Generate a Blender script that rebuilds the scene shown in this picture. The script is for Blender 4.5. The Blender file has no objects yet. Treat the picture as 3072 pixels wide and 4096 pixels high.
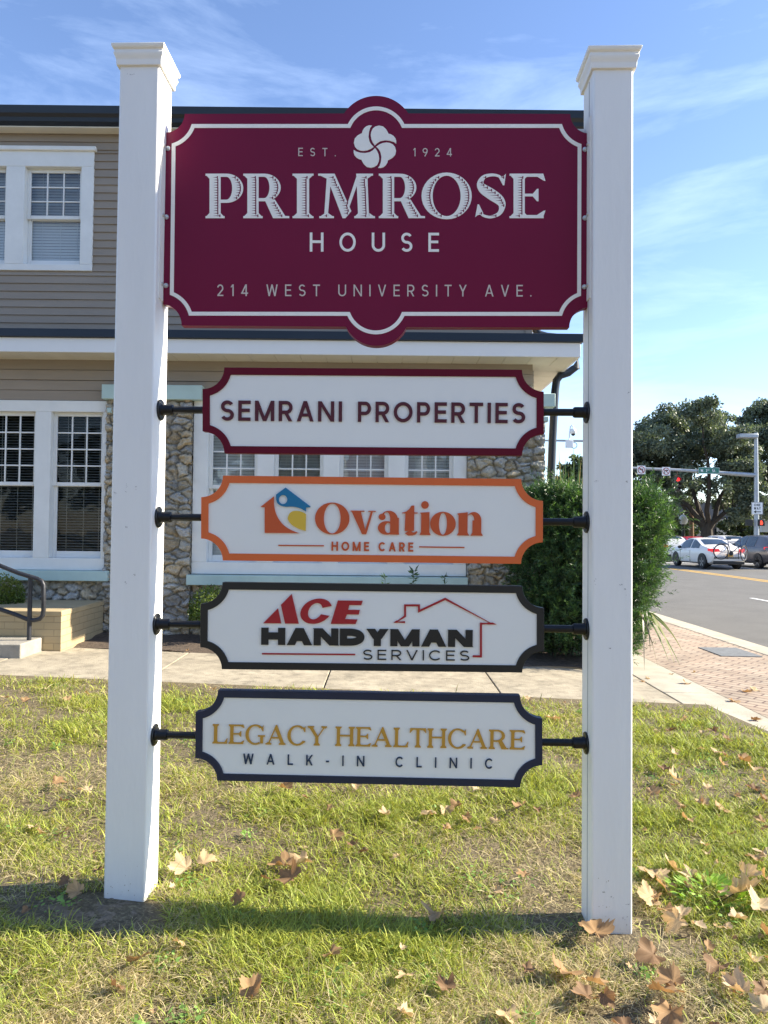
import bpy, bmesh, math, random
import numpy as np
from mathutils import Vector, Matrix
from mathutils.geometry import delaunay_2d_cdt

random.seed(7); rng = np.random.default_rng(7)
S = bpy.context.scene
COL = S.collection
R = math.radians
PI = math.pi

# ------------------------------------------------------------------ camera, sky, sun, exposure
EYE = 1.42
F_PX, CX, CY = 2850.0, 1536.0, 2048.0
PITCH, ROLL = R(1.46), R(0.57)
_f = Vector((0, math.cos(PITCH), math.sin(PITCH)))
_u0 = Vector((0, -math.sin(PITCH), math.cos(PITCH)))
_r0 = Vector((1, 0, 0))
C_R = _r0 * math.cos(ROLL) + _u0 * math.sin(ROLL)
C_U = _u0 * math.cos(ROLL) - _r0 * math.sin(ROLL)
C_F = _f
C_P = Vector((0, 0, EYE))
cam_d = bpy.data.cameras.new('camera'); cam = bpy.data.objects.new('camera', cam_d); COL.objects.link(cam)
cam.matrix_world = Matrix(((C_R.x, C_U.x, -C_F.x, C_P.x), (C_R.y, C_U.y, -C_F.y, C_P.y), (C_R.z, C_U.z, -C_F.z, C_P.z), (0, 0, 0, 1)))
cam_d.sensor_fit = 'HORIZONTAL'; cam_d.sensor_width = 36; cam_d.lens = 36 * F_PX / 3072
cam_d.clip_start = 0.05; cam_d.clip_end = 4000
S.camera = cam

SUN_EL, SUN_AZ = R(30), R(5.5)           # azimuth measured from +X (to the right) towards +Y (behind the sign)
W = bpy.data.worlds.new('World'); S.world = W; W.use_nodes = True
nt = W.node_tree; nt.nodes.clear()
wo = nt.nodes.new('ShaderNodeOutputWorld'); bg = nt.nodes.new('ShaderNodeBackground')
sky = nt.nodes.new('ShaderNodeTexSky'); sky.sky_type = 'NISHITA'; sky.sun_disc = False
sky.sun_elevation = SUN_EL; sky.sun_rotation = R(90) - SUN_AZ
sky.air_density = 1.0; sky.dust_density = 0.15; sky.ozone_density = 2.2
# thin cirrus: streaks of noise stretched over the direction of view
tc = nt.nodes.new('ShaderNodeTexCoord'); mp = nt.nodes.new('ShaderNodeMapping')
mp.inputs['Scale'].default_value = (1.6, 1.0, 7.0); mp.inputs['Rotation'].default_value = (0, R(-20), R(10)); mp.inputs['Location'].default_value = (0.9, 0.0, 1.7)
n1 = nt.nodes.new('ShaderNodeTexNoise'); n1.inputs['Scale'].default_value = 2.2; n1.inputs['Detail'].default_value = 7; n1.inputs['Roughness'].default_value = 0.6; n1.inputs['Distortion'].default_value = 0.35
cr = nt.nodes.new('ShaderNodeValToRGB'); cr.color_ramp.elements[0].position = 0.46; cr.color_ramp.elements[1].position = 0.92
cr.color_ramp.elements[1].color = (0.50, 0.50, 0.50, 1)
mx = nt.nodes.new('ShaderNodeMixRGB'); mx.inputs[2].default_value = (4.6, 5.7, 7.6, 1)
nt.links.new(tc.outputs['Generated'], mp.inputs[0]); nt.links.new(mp.outputs[0], n1.inputs[0]); nt.links.new(n1.outputs[0], cr.inputs[0])
nt.links.new(cr.outputs[0], mx.inputs[0]); tn = nt.nodes.new('ShaderNodeMixRGB'); tn.blend_type = 'MULTIPLY'; tn.inputs[0].default_value = 1; tn.inputs[2].default_value = (0.90, 0.90, 1.00, 1); nt.links.new(sky.outputs[0], tn.inputs[1]); nt.links.new(tn.outputs[0], mx.inputs[1]); nt.links.new(mx.outputs[0], bg.inputs[0])
bg.inputs[1].default_value = 0.108
nt.links.new(bg.outputs[0], wo.inputs[0])

sd = bpy.data.lights.new('sun', 'SUN'); sd.energy = 5.0; sd.angle = R(0.5); sd.color = (1, 0.90, 0.72)
sun = bpy.data.objects.new('sun', sd); COL.objects.link(sun)
to_sun = Vector((math.cos(SUN_EL) * math.cos(SUN_AZ), math.cos(SUN_EL) * math.sin(SUN_AZ), math.sin(SUN_EL)))
sun.rotation_euler = to_sun.to_track_quat('Z', 'Y').to_euler(); sun.location = (20, 0, 20)
S.view_settings.view_transform = 'Standard'; S.view_settings.look = 'None'
S.view_settings.exposure = 1.45; S.view_settings.gamma = 1; S.view_settings.use_curve_mapping = False
S.cycles.max_bounces = 8; S.cycles.transparent_max_bounces = 12

# ------------------------------------------------------------------ helpers
def ray(px, py):
    return C_R * ((px - CX) / F_PX) - C_U * ((py - CY) / F_PX) + C_F
def at(px, py, Y):
    d = ray(px, py); return C_P + d * (Y / d.y)
def at16(px, py, Y):                       # the same, in pixels of a 1659 wide view
    k = 3072 / 1659; return at(px * k, py * k, Y)
def hit_z(px, py, z):
    d = ray(px, py); return C_P + d * ((z - EYE) / d.z)

def tag(o, label=None, cat=None, group=None, kind=None):
    if label: o['label'] = label
    if cat: o['category'] = cat
    if group: o['group'] = group
    if kind: o['kind'] = kind
    return o
def empty(name, loc=(0, 0, 0), rz=0, label=None, cat=None, group=None):
    o = bpy.data.objects.new(name, None); COL.objects.link(o); o.location = loc; o.rotation_euler.z = rz
    o.empty_display_size = 0.2
    return tag(o, label, cat, group)
def copy_tree(o, parent=None):
    c = o.copy(); COL.objects.link(c)
    if parent: c.parent = parent
    for ch in list(o.children): copy_tree(ch, c)
    return c

class MB:
    def __init__(s): s.v = []; s.f = []
    def add(s, vs, fs):
        n = len(s.v); s.v += [tuple(v) for v in vs]; s.f += [tuple(i + n for i in f) for f in fs]; return s
    def box(s, x0, y0, z0, x1, y1, z1):
        return s.add([(x0,y0,z0),(x1,y0,z0),(x1,y1,z0),(x0,y1,z0),(x0,y0,z1),(x1,y0,z1),(x1,y1,z1),(x0,y1,z1)],
                     [(0,3,2,1),(4,5,6,7),(0,1,5,4),(1,2,6,5),(2,3,7,6),(3,0,4,7)])
    def tube(s, pts, r, n=12, cap=True):
        pts = [Vector(p) for p in pts]; m = len(pts); rr = r if isinstance(r, (list, tuple)) else [r] * m
        vs = []; up = None
        for i, p in enumerate(pts):
            t = (pts[min(i + 1, m - 1)] - pts[max(i - 1, 0)]).normalized()
            if up is None: up = Vector((0, 0, 1)) if abs(t.z) < 0.9 else Vector((1, 0, 0))
            a = t.cross(up).normalized(); b = a.cross(t).normalized(); up = b
            for k in range(n):
                q = 2 * PI * k / n; vs.append(p + (a * math.cos(q) + b * math.sin(q)) * rr[i])
        fs = [(i*n+k, i*n+(k+1) % n, (i+1)*n+(k+1) % n, (i+1)*n+k) for i in range(m-1) for k in range(n)]
        if cap: fs += [tuple(range(n))[::-1], tuple(range((m-1)*n, m*n))]
        return s.add(vs, fs)
    def lathe(s, prof, axis='z', c=(0,0,0), n=24):
        vs = []
        for (r, h) in prof:
            for k in range(n):
                q = 2*PI*k/n; a, b = r*math.cos(q), r*math.sin(q)
                p = (a, b, h) if axis == 'z' else (h, a, b) if axis == 'x' else (a, h, b)
                vs.append((p[0]+c[0], p[1]+c[1], p[2]+c[2]))
        m = len(prof)
        fs = [(i*n+k, i*n+(k+1) % n, (i+1)*n+(k+1) % n, (i+1)*n+k) for i in range(m-1) for k in range(n)]
        fs += [tuple(range(n))[::-1], tuple(range((m-1)*n, m*n))]
        return s.add(vs, fs)
    def ball(s, c, r, n=12, m=8, sc=(1,1,1)):
        vs = [(c[0]+sc[0]*r*math.sin(PI*i/m)*math.cos(2*PI*k/n), c[1]+sc[1]*r*math.sin(PI*i/m)*math.sin(2*PI*k/n), c[2]+sc[2]*r*math.cos(PI*i/m)) for i in range(m+1) for k in range(n)]
        return s.add(vs, [(i*n+k, (i+1)*n+k, (i+1)*n+(k+1) % n, i*n+(k+1) % n) for i in range(m) for k in range(n)])
    def torus(s, c, Rr, r, axis='y', n=32, m=8):
        pts = []
        for k in range(n):
            q = 2*PI*k/n; a, b = math.cos(q), math.sin(q)
            for j in range(m):
                t = 2*PI*j/m; rad = Rr + r*math.cos(t); h = r*math.sin(t)
                p = (rad*a, h, rad*b) if axis == 'y' else (h, rad*a, rad*b) if axis == 'x' else (rad*a, rad*b, h)
                pts.append((p[0]+c[0], p[1]+c[1], p[2]+c[2]))
        return s.add(pts, [(k*m+j, k*m+(j+1) % m, ((k+1) % n)*m+(j+1) % m, ((k+1) % n)*m+j) for k in range(n) for j in range(m)])
    def build(s, name, mat, parent=None, smooth=False, bevel=0, seg=2, fix=True):
        me = bpy.data.meshes.new(name); me.from_pydata(s.v, [], s.f); me.update()
        if fix:
            bm = bmesh.new(); bm.from_mesh(me); bmesh.ops.recalc_face_normals(bm, faces=bm.faces); bm.to_mesh(me); bm.free()
        o = bpy.data.objects.new(name, me); COL.objects.link(o); me.materials.append(mat)
        if parent: o.parent = parent
        if smooth:
            me.polygons.foreach_set('use_smooth', [True] * len(me.polygons)); me.set_sharp_from_angle(angle=R(38))
        if bevel:
            b = o.modifiers.new('bevel', 'BEVEL'); b.width = bevel; b.segments = seg; b.limit_method = 'ANGLE'
            me.polygons.foreach_set('use_smooth', [True] * len(me.polygons)); me.set_sharp_from_angle(angle=R(50))
        return o

def np_mesh(name, verts, quads, mat, parent=None, col=None, tris=False, smooth=False):
    """verts (n,3), quads (m,4) or (m,3); col: per-vertex colour attribute 'tint'"""
    me = bpy.data.meshes.new(name); k = quads.shape[1]
    me.vertices.add(len(verts)); me.vertices.foreach_set('co', verts.astype(np.float32).ravel())
    me.loops.add(quads.size); me.loops.foreach_set('vertex_index', quads.astype(np.int32).ravel())
    me.polygons.add(len(quads)); me.polygons.foreach_set('loop_start', np.arange(0, quads.size, k, dtype=np.int32))
    if smooth: me.polygons.foreach_set('use_smooth', np.ones(len(quads), dtype=bool))
    me.update(calc_edges=True)
    if col is not None:
        a = me.color_attributes.new('tint', 'FLOAT_COLOR', 'POINT')
        c4 = np.ones((len(verts), 4), np.float32); c4[:, :3] = col; a.data.foreach_set('color', c4.ravel())
    o = bpy.data.objects.new(name, me); COL.objects.link(o); me.materials.append(mat)
    if parent: o.parent = parent
    return o

# ------------------------------------------------------------------ materials
def mat(name, col, rough=0.6, var=0.0, scale=8.0, bump=0.0, bscale=60.0, metal=0.0, spec=0.5, dirt=None, coords='Object', stretch=(1,1,1)):
    m = bpy.data.materials.new(name); m.use_nodes = True; n = m.node_tree; b = n.nodes['Principled BSDF']
    b.inputs['Roughness'].default_value = rough; b.inputs['Metallic'].default_value = metal; b.inputs['Specular IOR Level'].default_value = spec
    b.inputs['Base Color'].default_value = (*col, 1)
    if var or bump or dirt:
        t = n.nodes.new('ShaderNodeTexCoord'); mpn = n.nodes.new('ShaderNodeMapping'); mpn.inputs['Scale'].default_value = stretch
        n.links.new(t.outputs[coords], mpn.inputs[0])
    cur = None
    if var:
        no = n.nodes.new('ShaderNodeTexNoise'); no.inputs['Scale'].default_value = scale; no.inputs['Detail'].default_value = 6; no.inputs['Roughness'].default_value = 0.62
        n.links.new(mpn.outputs[0], no.inputs[0])
        rp = n.nodes.new('ShaderNodeValToRGB'); rp.color_ramp.elements[0].position = 0.3; rp.color_ramp.elements[1].position = 0.7
        rp.color_ramp.elements[0].color = (*[max(0, c*(1-var)) for c in col], 1); rp.color_ramp.elements[1].color = (*[min(1, c*(1+var)) for c in col], 1)
        n.links.new(no.outputs[0], rp.inputs[0]); cur = rp.outputs[0]
    if dirt:                                # (colour, noise scale, threshold lo, hi, amount)
        dc, dsc, lo, hi, am = dirt
        no2 = n.nodes.new('ShaderNodeTexNoise'); no2.inputs['Scale'].default_value = dsc; no2.inputs['Detail'].default_value = 5; no2.inputs['Roughness'].default_value = 0.7
        n.links.new(mpn.outputs[0], no2.inputs[0])
        r2 = n.nodes.new('ShaderNodeMapRange'); r2.inputs[1].default_value = lo; r2.inputs[2].default_value = hi; r2.inputs[4].default_value = am
        n.links.new(no2.outputs[0], r2.inputs[0])
        mi = n.nodes.new('ShaderNodeMixRGB'); n.links.new(r2.outputs[0], mi.inputs[0]); mi.inputs[1].default_value = (*col, 1); mi.inputs[2].default_value = (*dc, 1)
        if cur: n.links.new(cur, mi.inputs[1])
        cur = mi.outputs[0]
    if cur: n.links.new(cur, b.inputs['Base Color'])
    if bump:
        nb = n.nodes.new('ShaderNodeTexNoise'); nb.inputs['Scale'].default_value = bscale; nb.inputs['Detail'].default_value = 5
        n.links.new(mpn.outputs[0], nb.inputs[0])
        bp = n.nodes.new('ShaderNodeBump'); bp.inputs['Strength'].default_value = bump; bp.inputs['Distance'].default_value = 0.01
        n.links.new(nb.outputs[0], bp.inputs['Height']); n.links.new(bp.outputs[0], b.inputs['Normal'])
    return m

def leaf_mat(name, rough=0.5, trans=0.35, gain=(1,1,1), spec=0.4):
    """foliage coloured by the mesh's own 'tint'"""
    m = bpy.data.materials.new(name); m.use_nodes = True; n = m.node_tree; b = n.nodes['Principled BSDF']; out = n.nodes['Material Output']
    a = n.nodes.new('ShaderNodeVertexColor'); a.layer_name = 'tint'
    b.inputs['Roughness'].default_value = rough; b.inputs['Specular IOR Level'].default_value = spec
    n.links.new(a.outputs[0], b.inputs['Base Color'])
    tr = n.nodes.new('ShaderNodeBsdfTranslucent'); mu = n.nodes.new('ShaderNodeMixRGB'); mu.blend_type = 'MULTIPLY'; mu.inputs[0].default_value = 1
    mu.inputs[2].default_value = (*gain, 1); n.links.new(a.outputs[0], mu.inputs[1]); n.links.new(mu.outputs[0], tr.inputs[0])
    mi = n.nodes.new('ShaderNodeMixShader'); mi.inputs[0].default_value = trans
    n.links.new(b.outputs[0], mi.inputs[1]); n.links.new(tr.outputs[0], mi.inputs[2]); n.links.new(mi.outputs[0], out.inputs[0])
    return m
def glass_mat(name, tint=(0.55,0.6,0.6), refl=0.16):
    m = bpy.data.materials.new(name); m.use_nodes = True; n = m.node_tree; n.nodes.clear(); out = n.nodes.new('ShaderNodeOutputMaterial')
    t = n.nodes.new('ShaderNodeBsdfTransparent'); t.inputs[0].default_value = (*tint, 1)
    g = n.nodes.new('ShaderNodeBsdfGlossy'); g.inputs['Roughness'].default_value = 0.02
    fr = n.nodes.new('ShaderNodeFresnel'); fr.inputs[0].default_value = 1.5
    ad = n.nodes.new('ShaderNodeMath'); ad.operation = 'ADD'; ad.use_clamp = True; ad.inputs[1].default_value = refl - 0.04; n.links.new(fr.outputs[0], ad.inputs[0])
    tcg = n.nodes.new('ShaderNodeTexCoord'); nz = n.nodes.new('ShaderNodeTexNoise'); nz.inputs['Scale'].default_value = 3; n.links.new(tcg.outputs['Object'], nz.inputs[0])
    bp = n.nodes.new('ShaderNodeBump'); bp.inputs['Strength'].default_value = 0.12; bp.inputs['Distance'].default_value = 0.02; n.links.new(nz.outputs[0], bp.inputs['Height']); n.links.new(bp.outputs[0], g.inputs['Normal'])
    mi = n.nodes.new('ShaderNodeMixShader'); n.links.new(ad.outputs[0], mi.inputs[0]); n.links.new(t.outputs[0], mi.inputs[1]); n.links.new(g.outputs[0], mi.inputs[2]); n.links.new(mi.outputs[0], out.inputs[0])
    return m
def glow_mat(name, col, st):
    m = bpy.data.materials.new(name); m.use_nodes = True; b = m.node_tree.nodes['Principled BSDF']
    b.inputs['Base Color'].default_value = (*col, 1); b.inputs['Emission Color'].default_value = (*col, 1); b.inputs['Emission Strength'].default_value = st
    return m

M = dict(
    post=mat('white_post_paint', (0.80,0.80,0.79), 0.42, var=0.05, scale=2.5, bump=0.16, bscale=45, stretch=(1,1,0.25), dirt=((0.22,0.21,0.20), 23, 0.76, 0.86, 0.5)),
    cap=mat('white_cap_paint', (0.80,0.79,0.76), 0.45, var=0.03, scale=10),
    burg=mat('burgundy_paint', (0.165,0.003,0.034), 0.38, var=0.04, scale=3, spec=0.25),
    burg2=mat('burgundy_border_paint', (0.115,0.002,0.016), 0.5, var=0.05, scale=6, spec=0.2),
    burgtxt=mat('burgundy_letter_paint', (0.075,0.003,0.014), 0.5),
    cream=mat('cream_letter_paint', (0.86,0.84,0.79), 0.5, var=0.03, scale=30),
    greyish=mat('warm_grey_letter_paint', (0.60,0.52,0.47), 0.5, var=0.03, scale=30),
    board=mat('white_board_paint', (0.80,0.80,0.77), 0.5, var=0.015, scale=4, bump=0.03, bscale=200),
    orange=mat('orange_paint', (0.68,0.13,0.026), 0.45, var=0.03, scale=8),
    orange2=mat('dark_orange_paint', (0.55,0.085,0.018), 0.45),
    blue=mat('blue_paint', (0.0,0.16,0.33), 0.45), yellow=mat('yellow_paint', (0.70,0.46,0.045), 0.45),
    black=mat('black_paint', (0.006,0.007,0.009), 0.42, var=0.1, scale=8), navy=mat('navy_paint', (0.004,0.013,0.042), 0.42, var=0.1, scale=8),
    navytxt=mat('navy_letter_paint', (0.006,0.030,0.075), 0.45), red=mat('red_letter_paint', (0.36,0.006,0.014), 0.45), gold=mat('gold_letter_paint', (0.52,0.27,0.032), 0.42),
    pipe=mat('black_pipe_metal', (0.008,0.009,0.012), 0.33, var=0.2, scale=20, metal=0.3, bump=0.1, bscale=120),
    zinc=mat('zinc_screw_metal', (0.62,0.62,0.62), 0.3, metal=0.9),
    siding=mat('taupe_siding', (0.285,0.24,0.19), 0.6, var=0.10, scale=1.6, stretch=(0.6,1,4), bump=0.12, bscale=30),
    trim=mat('white_trim', (0.74,0.75,0.73), 0.5, var=0.05, scale=4, bump=0.06, bscale=30),
    mint=mat('mint_trim', (0.44,0.58,0.55), 0.55, var=0.06, scale=5),
    fascia=mat('white_fascia', (0.76,0.77,0.77), 0.4, var=0.02, scale=2),
    soffit=mat('soffit_cream', (0.70,0.67,0.58), 0.6, var=0.06, scale=3),
    gutter=mat('dark_metal_gutter', (0.010,0.017,0.030), 0.35, var=0.15, scale=2, spec=0.5),
    shingle=mat('dark_roof_shingle', (0.03,0.032,0.036), 0.85, var=0.3, scale=25, bump=0.4, bscale=40),
    blind=mat('white_blind', (0.72,0.72,0.68), 0.6), darkblind=mat('grey_blind', (0.66,0.65,0.60), 0.6),
    room=mat('unlit_interior', (0.03,0.03,0.028), 0.9, var=0.5, scale=2),  # near-black: the shade indoors is put into this colour
    glass=glass_mat('window_glass', (0.80,0.83,0.84), 0.10), glass2=glass_mat('window_glass_dark', (0.74,0.78,0.78), 0.02),
    tanbrick=mat('tan_painted_brick', (0.42,0.33,0.19), 0.75, var=0.1, scale=6, bump=0.3, bscale=60),
    rail=mat('rail_metal', (0.035,0.037,0.045), 0.45, var=0.4, scale=15, metal=0.4),
    step=mat('step_concrete', (0.30,0.28,0.24), 0.9, var=0.2, scale=7, bump=0.4, bscale=50),
    bark=mat('bark', (0.055,0.045,0.036), 0.95, var=0.4, scale=12, bump=0.8, bscale=20, stretch=(1,1,0.25)),
    twig=mat('twig', (0.07,0.05,0.03), 0.9),
    wood=mat('wooden_pole', (0.16,0.095,0.055), 0.9, var=0.3, scale=5, stretch=(1,1,0.1)),
    galv=mat('galvanised_steel', (0.36,0.39,0.42), 0.45, metal=0.35, var=0.1, scale=4),
    sgreen=mat('sign_green', (0.008,0.15,0.11), 0.4), swhite=mat('sign_white', (0.82,0.82,0.82), 0.4), sred=mat('sign_red', (0.35,0.01,0.02), 0.4), sblack=mat('sign_black', (0.012,0.012,0.012), 0.45),
    sigbody=mat('signal_body', (0.055,0.045,0.035), 0.5), lens_off=mat('dark_lens', (0.03,0.028,0.026), 0.2),
    red_on=glow_mat('red_lamp_on', (0.9,0.02,0.03), 0.8), orange_on=glow_mat('red_hand_on', (0.9,0.05,0.02), 1.0), tail_on=glow_mat('tail_lamp', (0.6,0.010,0.016), 0.35),
    globe=mat('white_globe', (0.78,0.78,0.74), 0.3), poleblk=mat('black_lamp_post', (0.012,0.013,0.015), 0.4),
    carwhite=mat('white_car_paint', (0.78,0.75,0.70), 0.22, spec=0.6), cargrey=mat('grey_car_paint', (0.13,0.125,0.135), 0.25, metal=0.4), cardark=mat('dark_car_paint', (0.02,0.024,0.03), 0.22), carred=mat('red_car_paint', (0.4,0.02,0.03), 0.25),
    carglass=mat('car_glass', (0.018,0.028,0.036), 0.06, spec=0.8), tyre=mat('tyre_rubber', (0.012,0.012,0.013), 0.8), rim=mat('alloy_rim', (0.30,0.31,0.33), 0.35, metal=0.7),
    plast=mat('black_plastic', (0.014,0.014,0.016), 0.55), plate=mat('number_plate', (0.85,0.48,0.08), 0.5), bikeblue=mat('blue_bike_paint', (0.012,0.05,0.14), 0.35), silver=mat('bike_metal', (0.4,0.4,0.42), 0.35, metal=0.8),
    awning=mat('dark_awning', (0.055,0.065,0.08), 0.8, var=0.15, scale=1), shopwall=mat('shop_wall', (0.16,0.15,0.15), 0.8, var=0.2, scale=1), shopband=mat('pale_sign_band', (0.62,0.62,0.60), 0.6),
    hand=mat('handhole_lid', (0.15,0.16,0.17), 0.85, var=0.2, scale=20, bump=0.3, bscale=90), mud=mat('dried_mud', (0.38,0.34,0.28), 0.9), stain=mat('scuff_mark', (0.27,0.26,0.26), 0.7),
)

# ------------------------------------------------------------------ flat shapes and lettering
def lerp(a, b, t): return (a[0]+(b[0]-a[0])*t, a[1]+(b[1]-a[1])*t)
def arc(cx, cy, rx, ry, a0, a1, n=20):
    return [(cx+rx*math.cos(R(a0+(a1-a0)*i/n)), cy+ry*math.sin(R(a0+(a1-a0)*i/n))) for i in range(n+1)]
def rect(x0, y0, x1, y1): return [(x0,y0),(x1,y0),(x1,y1),(x0,y1)]
def bez(p0, p1, p2, n=10):
    return [((1-t)**2*p0[0]+2*t*(1-t)*p1[0]+t*t*p2[0], (1-t)**2*p0[1]+2*t*(1-t)*p1[1]+t*t*p2[1]) for t in [i/n for i in range(n+1)]]
def stroke(pts, w, closed=False):
    if not isinstance(w, (list, tuple)): pts = [p for i, p in enumerate(pts) if i == 0 or math.dist(p, pts[i-1]) > 1e-6]
    n = len(pts); ws = w if isinstance(w, (list, tuple)) else [w]*n; L = []; Rr = []
    for i in range(n):
        p = pts[i]; a = pts[i-1] if (i > 0 or closed) else None; b = pts[(i+1) % n] if (i < n-1 or closed) else None
        ns = []
        for q0, q1 in ((a, p), (p, b)):
            if q0 is None or q1 is None: continue
            dx, dy = q1[0]-q0[0], q1[1]-q0[1]; l = math.hypot(dx, dy)
            if l > 1e-9: ns.append((-dy/l, dx/l))
        nx = sum(k[0] for k in ns)/len(ns); ny = sum(k[1] for k in ns)/len(ns); l2 = nx*nx+ny*ny
        nx, ny = nx/max(l2, 0.25), ny/max(l2, 0.25)
        L.append((p[0]+nx*ws[i]/2, p[1]+ny*ws[i]/2)); Rr.append((p[0]-nx*ws[i]/2, p[1]-ny*ws[i]/2))
    m = n if closed else n-1
    return [[Rr[i], Rr[(i+1) % n], L[(i+1) % n], L[i]] for i in range(m)]
def diag(x0, y0, x1, y1, w):
    """slanted bar with level ends, x0/x1 at its centre line"""
    hw = w*math.hypot(x1-x0, y1-y0)/abs(y1-y0)/2
    return [(x0-hw,y0),(x0+hw,y0),(x1+hw,y1),(x1-hw,y1)]

SW = dict(E=.56,S=.60,T=.62,H=.72,O=.86,U=.70,W=1.0,N=.74,I=0,V=.72,R=.63,Y=.68,A=.76,M=.88,P=.60,C=.76,L=.52,K=.64,D=.74,t=.36)
SW.update({'2':.56,'1':.26,'4':.62,'9':.58,'.':0,'-':.30,' ':.38})
def sans(ch, w, k=1.0):
    Wd = max(SW[ch]*k, w*1.02) if ch != ' ' else SW[ch]*k
    h = w/2; P = []
    V = lambda x, y0=0, y1=1: P.append(rect(x-h, y0, x+h, y1))
    Hh = lambda y, x0, x1: P.append(rect(x0, y-h, x1, y+h))
    if ch in 'EL':
        V(h); Hh(h, h, Wd)
        if ch == 'E': Hh(1-h, h, Wd); Hh(.52, h, Wd*.93)
    elif ch == 'T': V(Wd/2); Hh(1-h, 0, Wd)
    elif ch == 'I': V(Wd/2)
    elif ch == 'H': V(h); V(Wd-h); Hh(.52, h, Wd-h)
    elif ch == 'O': P += stroke(arc(Wd/2, .5, Wd/2-h, .5-h, 0, 360, 40)[:-1], w, True)
    elif ch == 'C': P += stroke(arc(Wd/2+.03*Wd, .5, Wd/2-h+.03*Wd, .5-h, 42, 318, 34), w)
    elif ch == 'U':
        r = Wd/2-h; P += stroke([(h,1),(h,h+r)]+arc(Wd/2, h+r, r, r, 180, 360, 20)+[(Wd-h,1)], w)
    elif ch == 'D':
        P += stroke([(h,1-h)]+[(Wd*.42,1-h)]+arc(Wd*.42, .5, Wd*.58-h, .5-h, 90, -90, 24)[1:-1]+[(Wd*.42,h),(h,h)], w); V(h)
    elif ch in 'PR':
        ym = .44 if ch == 'R' else .42; ry = (1-h-ym)/2; x = Wd*.55
        P += stroke([(h,1-h),(x,1-h)]+arc(x, ym+ry, Wd-h-x, ry, 90, -90, 18)[1:-1]+[(x,ym),(h,ym)], w); V(h)
        if ch == 'R': P.append(diag(Wd-w*.62, 0, Wd*.50, ym, w))
    elif ch == 'S':
        ry = (1-w)/4; rx = Wd/2-h
        P += stroke(arc(Wd/2, .5+ry, rx*.94, ry, 28, 270, 24)[:-1]+arc(Wd/2, .5-ry, rx, ry, 90, -152, 24), w)
    elif ch == 'A':
        hw = w*math.hypot(Wd/2-w/2, 1)/2; P.append(diag(hw, 0, Wd/2, 1, w)); P.append(diag(Wd-hw, 0, Wd/2, 1, w)); P.append(rect(Wd*.22, .24, Wd*.78, .24+w*.9))
    elif ch == 'V':
        hw = w*math.hypot(Wd/2-w/2, 1)/2; P.append(diag(hw, 1, Wd/2, 0, w)); P.append(diag(Wd-hw, 1, Wd/2, 0, w))
    elif ch == 'Y':
        hw = w*math.hypot(Wd/2-w/2, .56)/.56/2; P.append(diag(hw, 1, Wd/2, .42, w)); P.append(diag(Wd-hw, 1, Wd/2, .42, w)); V(Wd/2, 0, .46)
    elif ch == 'W':
        q = Wd/4; hw = w*1.03/2
        for a, b, c, d in ((hw,1,q,0),(q,0,2*q,1),(2*q,1,3*q,0),(3*q,0,Wd-hw,1)): P.append(diag(a,b,c,d,w))
    elif ch == 'N':
        V(h); V(Wd-h); hw = w*math.hypot(Wd-2*w, 1)/2*.95; P.append(diag(hw, 1, Wd-hw, 0, w*.95))
    elif ch == 'M':
        V(h); V(Wd-h); hw = w*math.hypot(Wd/2-w, 1)/2*.95; P.append(diag(hw, 1, Wd/2, 0, w*.95)); P.append(diag(Wd-hw, 1, Wd/2, 0, w*.95))
    elif ch == 'K':
        V(h); P.append(diag(h+w*.3, .32, Wd-w*.65, 1, w)); P.append(diag(Wd*.40, .58, Wd-w*.65, 0, w))
    elif ch == '1': V(Wd-h); P.append([(0,.80),(Wd-w,1),(Wd-h,1),(Wd-h,1-w),(w*.2,.80-w*.7)])
    elif ch == '2':
        r = .27; P += stroke(arc(Wd/2, 1-h-r, Wd/2-h, r, 165, -28, 18)+[(h*1.3,h)], w); Hh(h, h*.6, Wd)
    elif ch == '4':
        V(Wd*.72); Hh(.25, 0, Wd); P.append(diag(w*.65, .25, Wd*.72-h*.2, 1, w))
    elif ch == '9':
        r = Wd/2-h; cy = 1-h-r; P += stroke(arc(Wd/2, cy, r, r, 0, 360, 26)[:-1], w, True); P += stroke([(Wd-h,cy),(Wd-h*1.3,cy-.2),(Wd*.42,0)], w)
    elif ch == '.': P.append(arc(Wd/2, h*1.1, h*1.15, h*1.15, 0, 360, 10)[:-1])
    elif ch == '-': Hh(.40, 0, Wd)
    elif ch == 't': V(Wd*.45, 0, .92); Hh(.62, 0, Wd)
    return P, Wd

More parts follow.
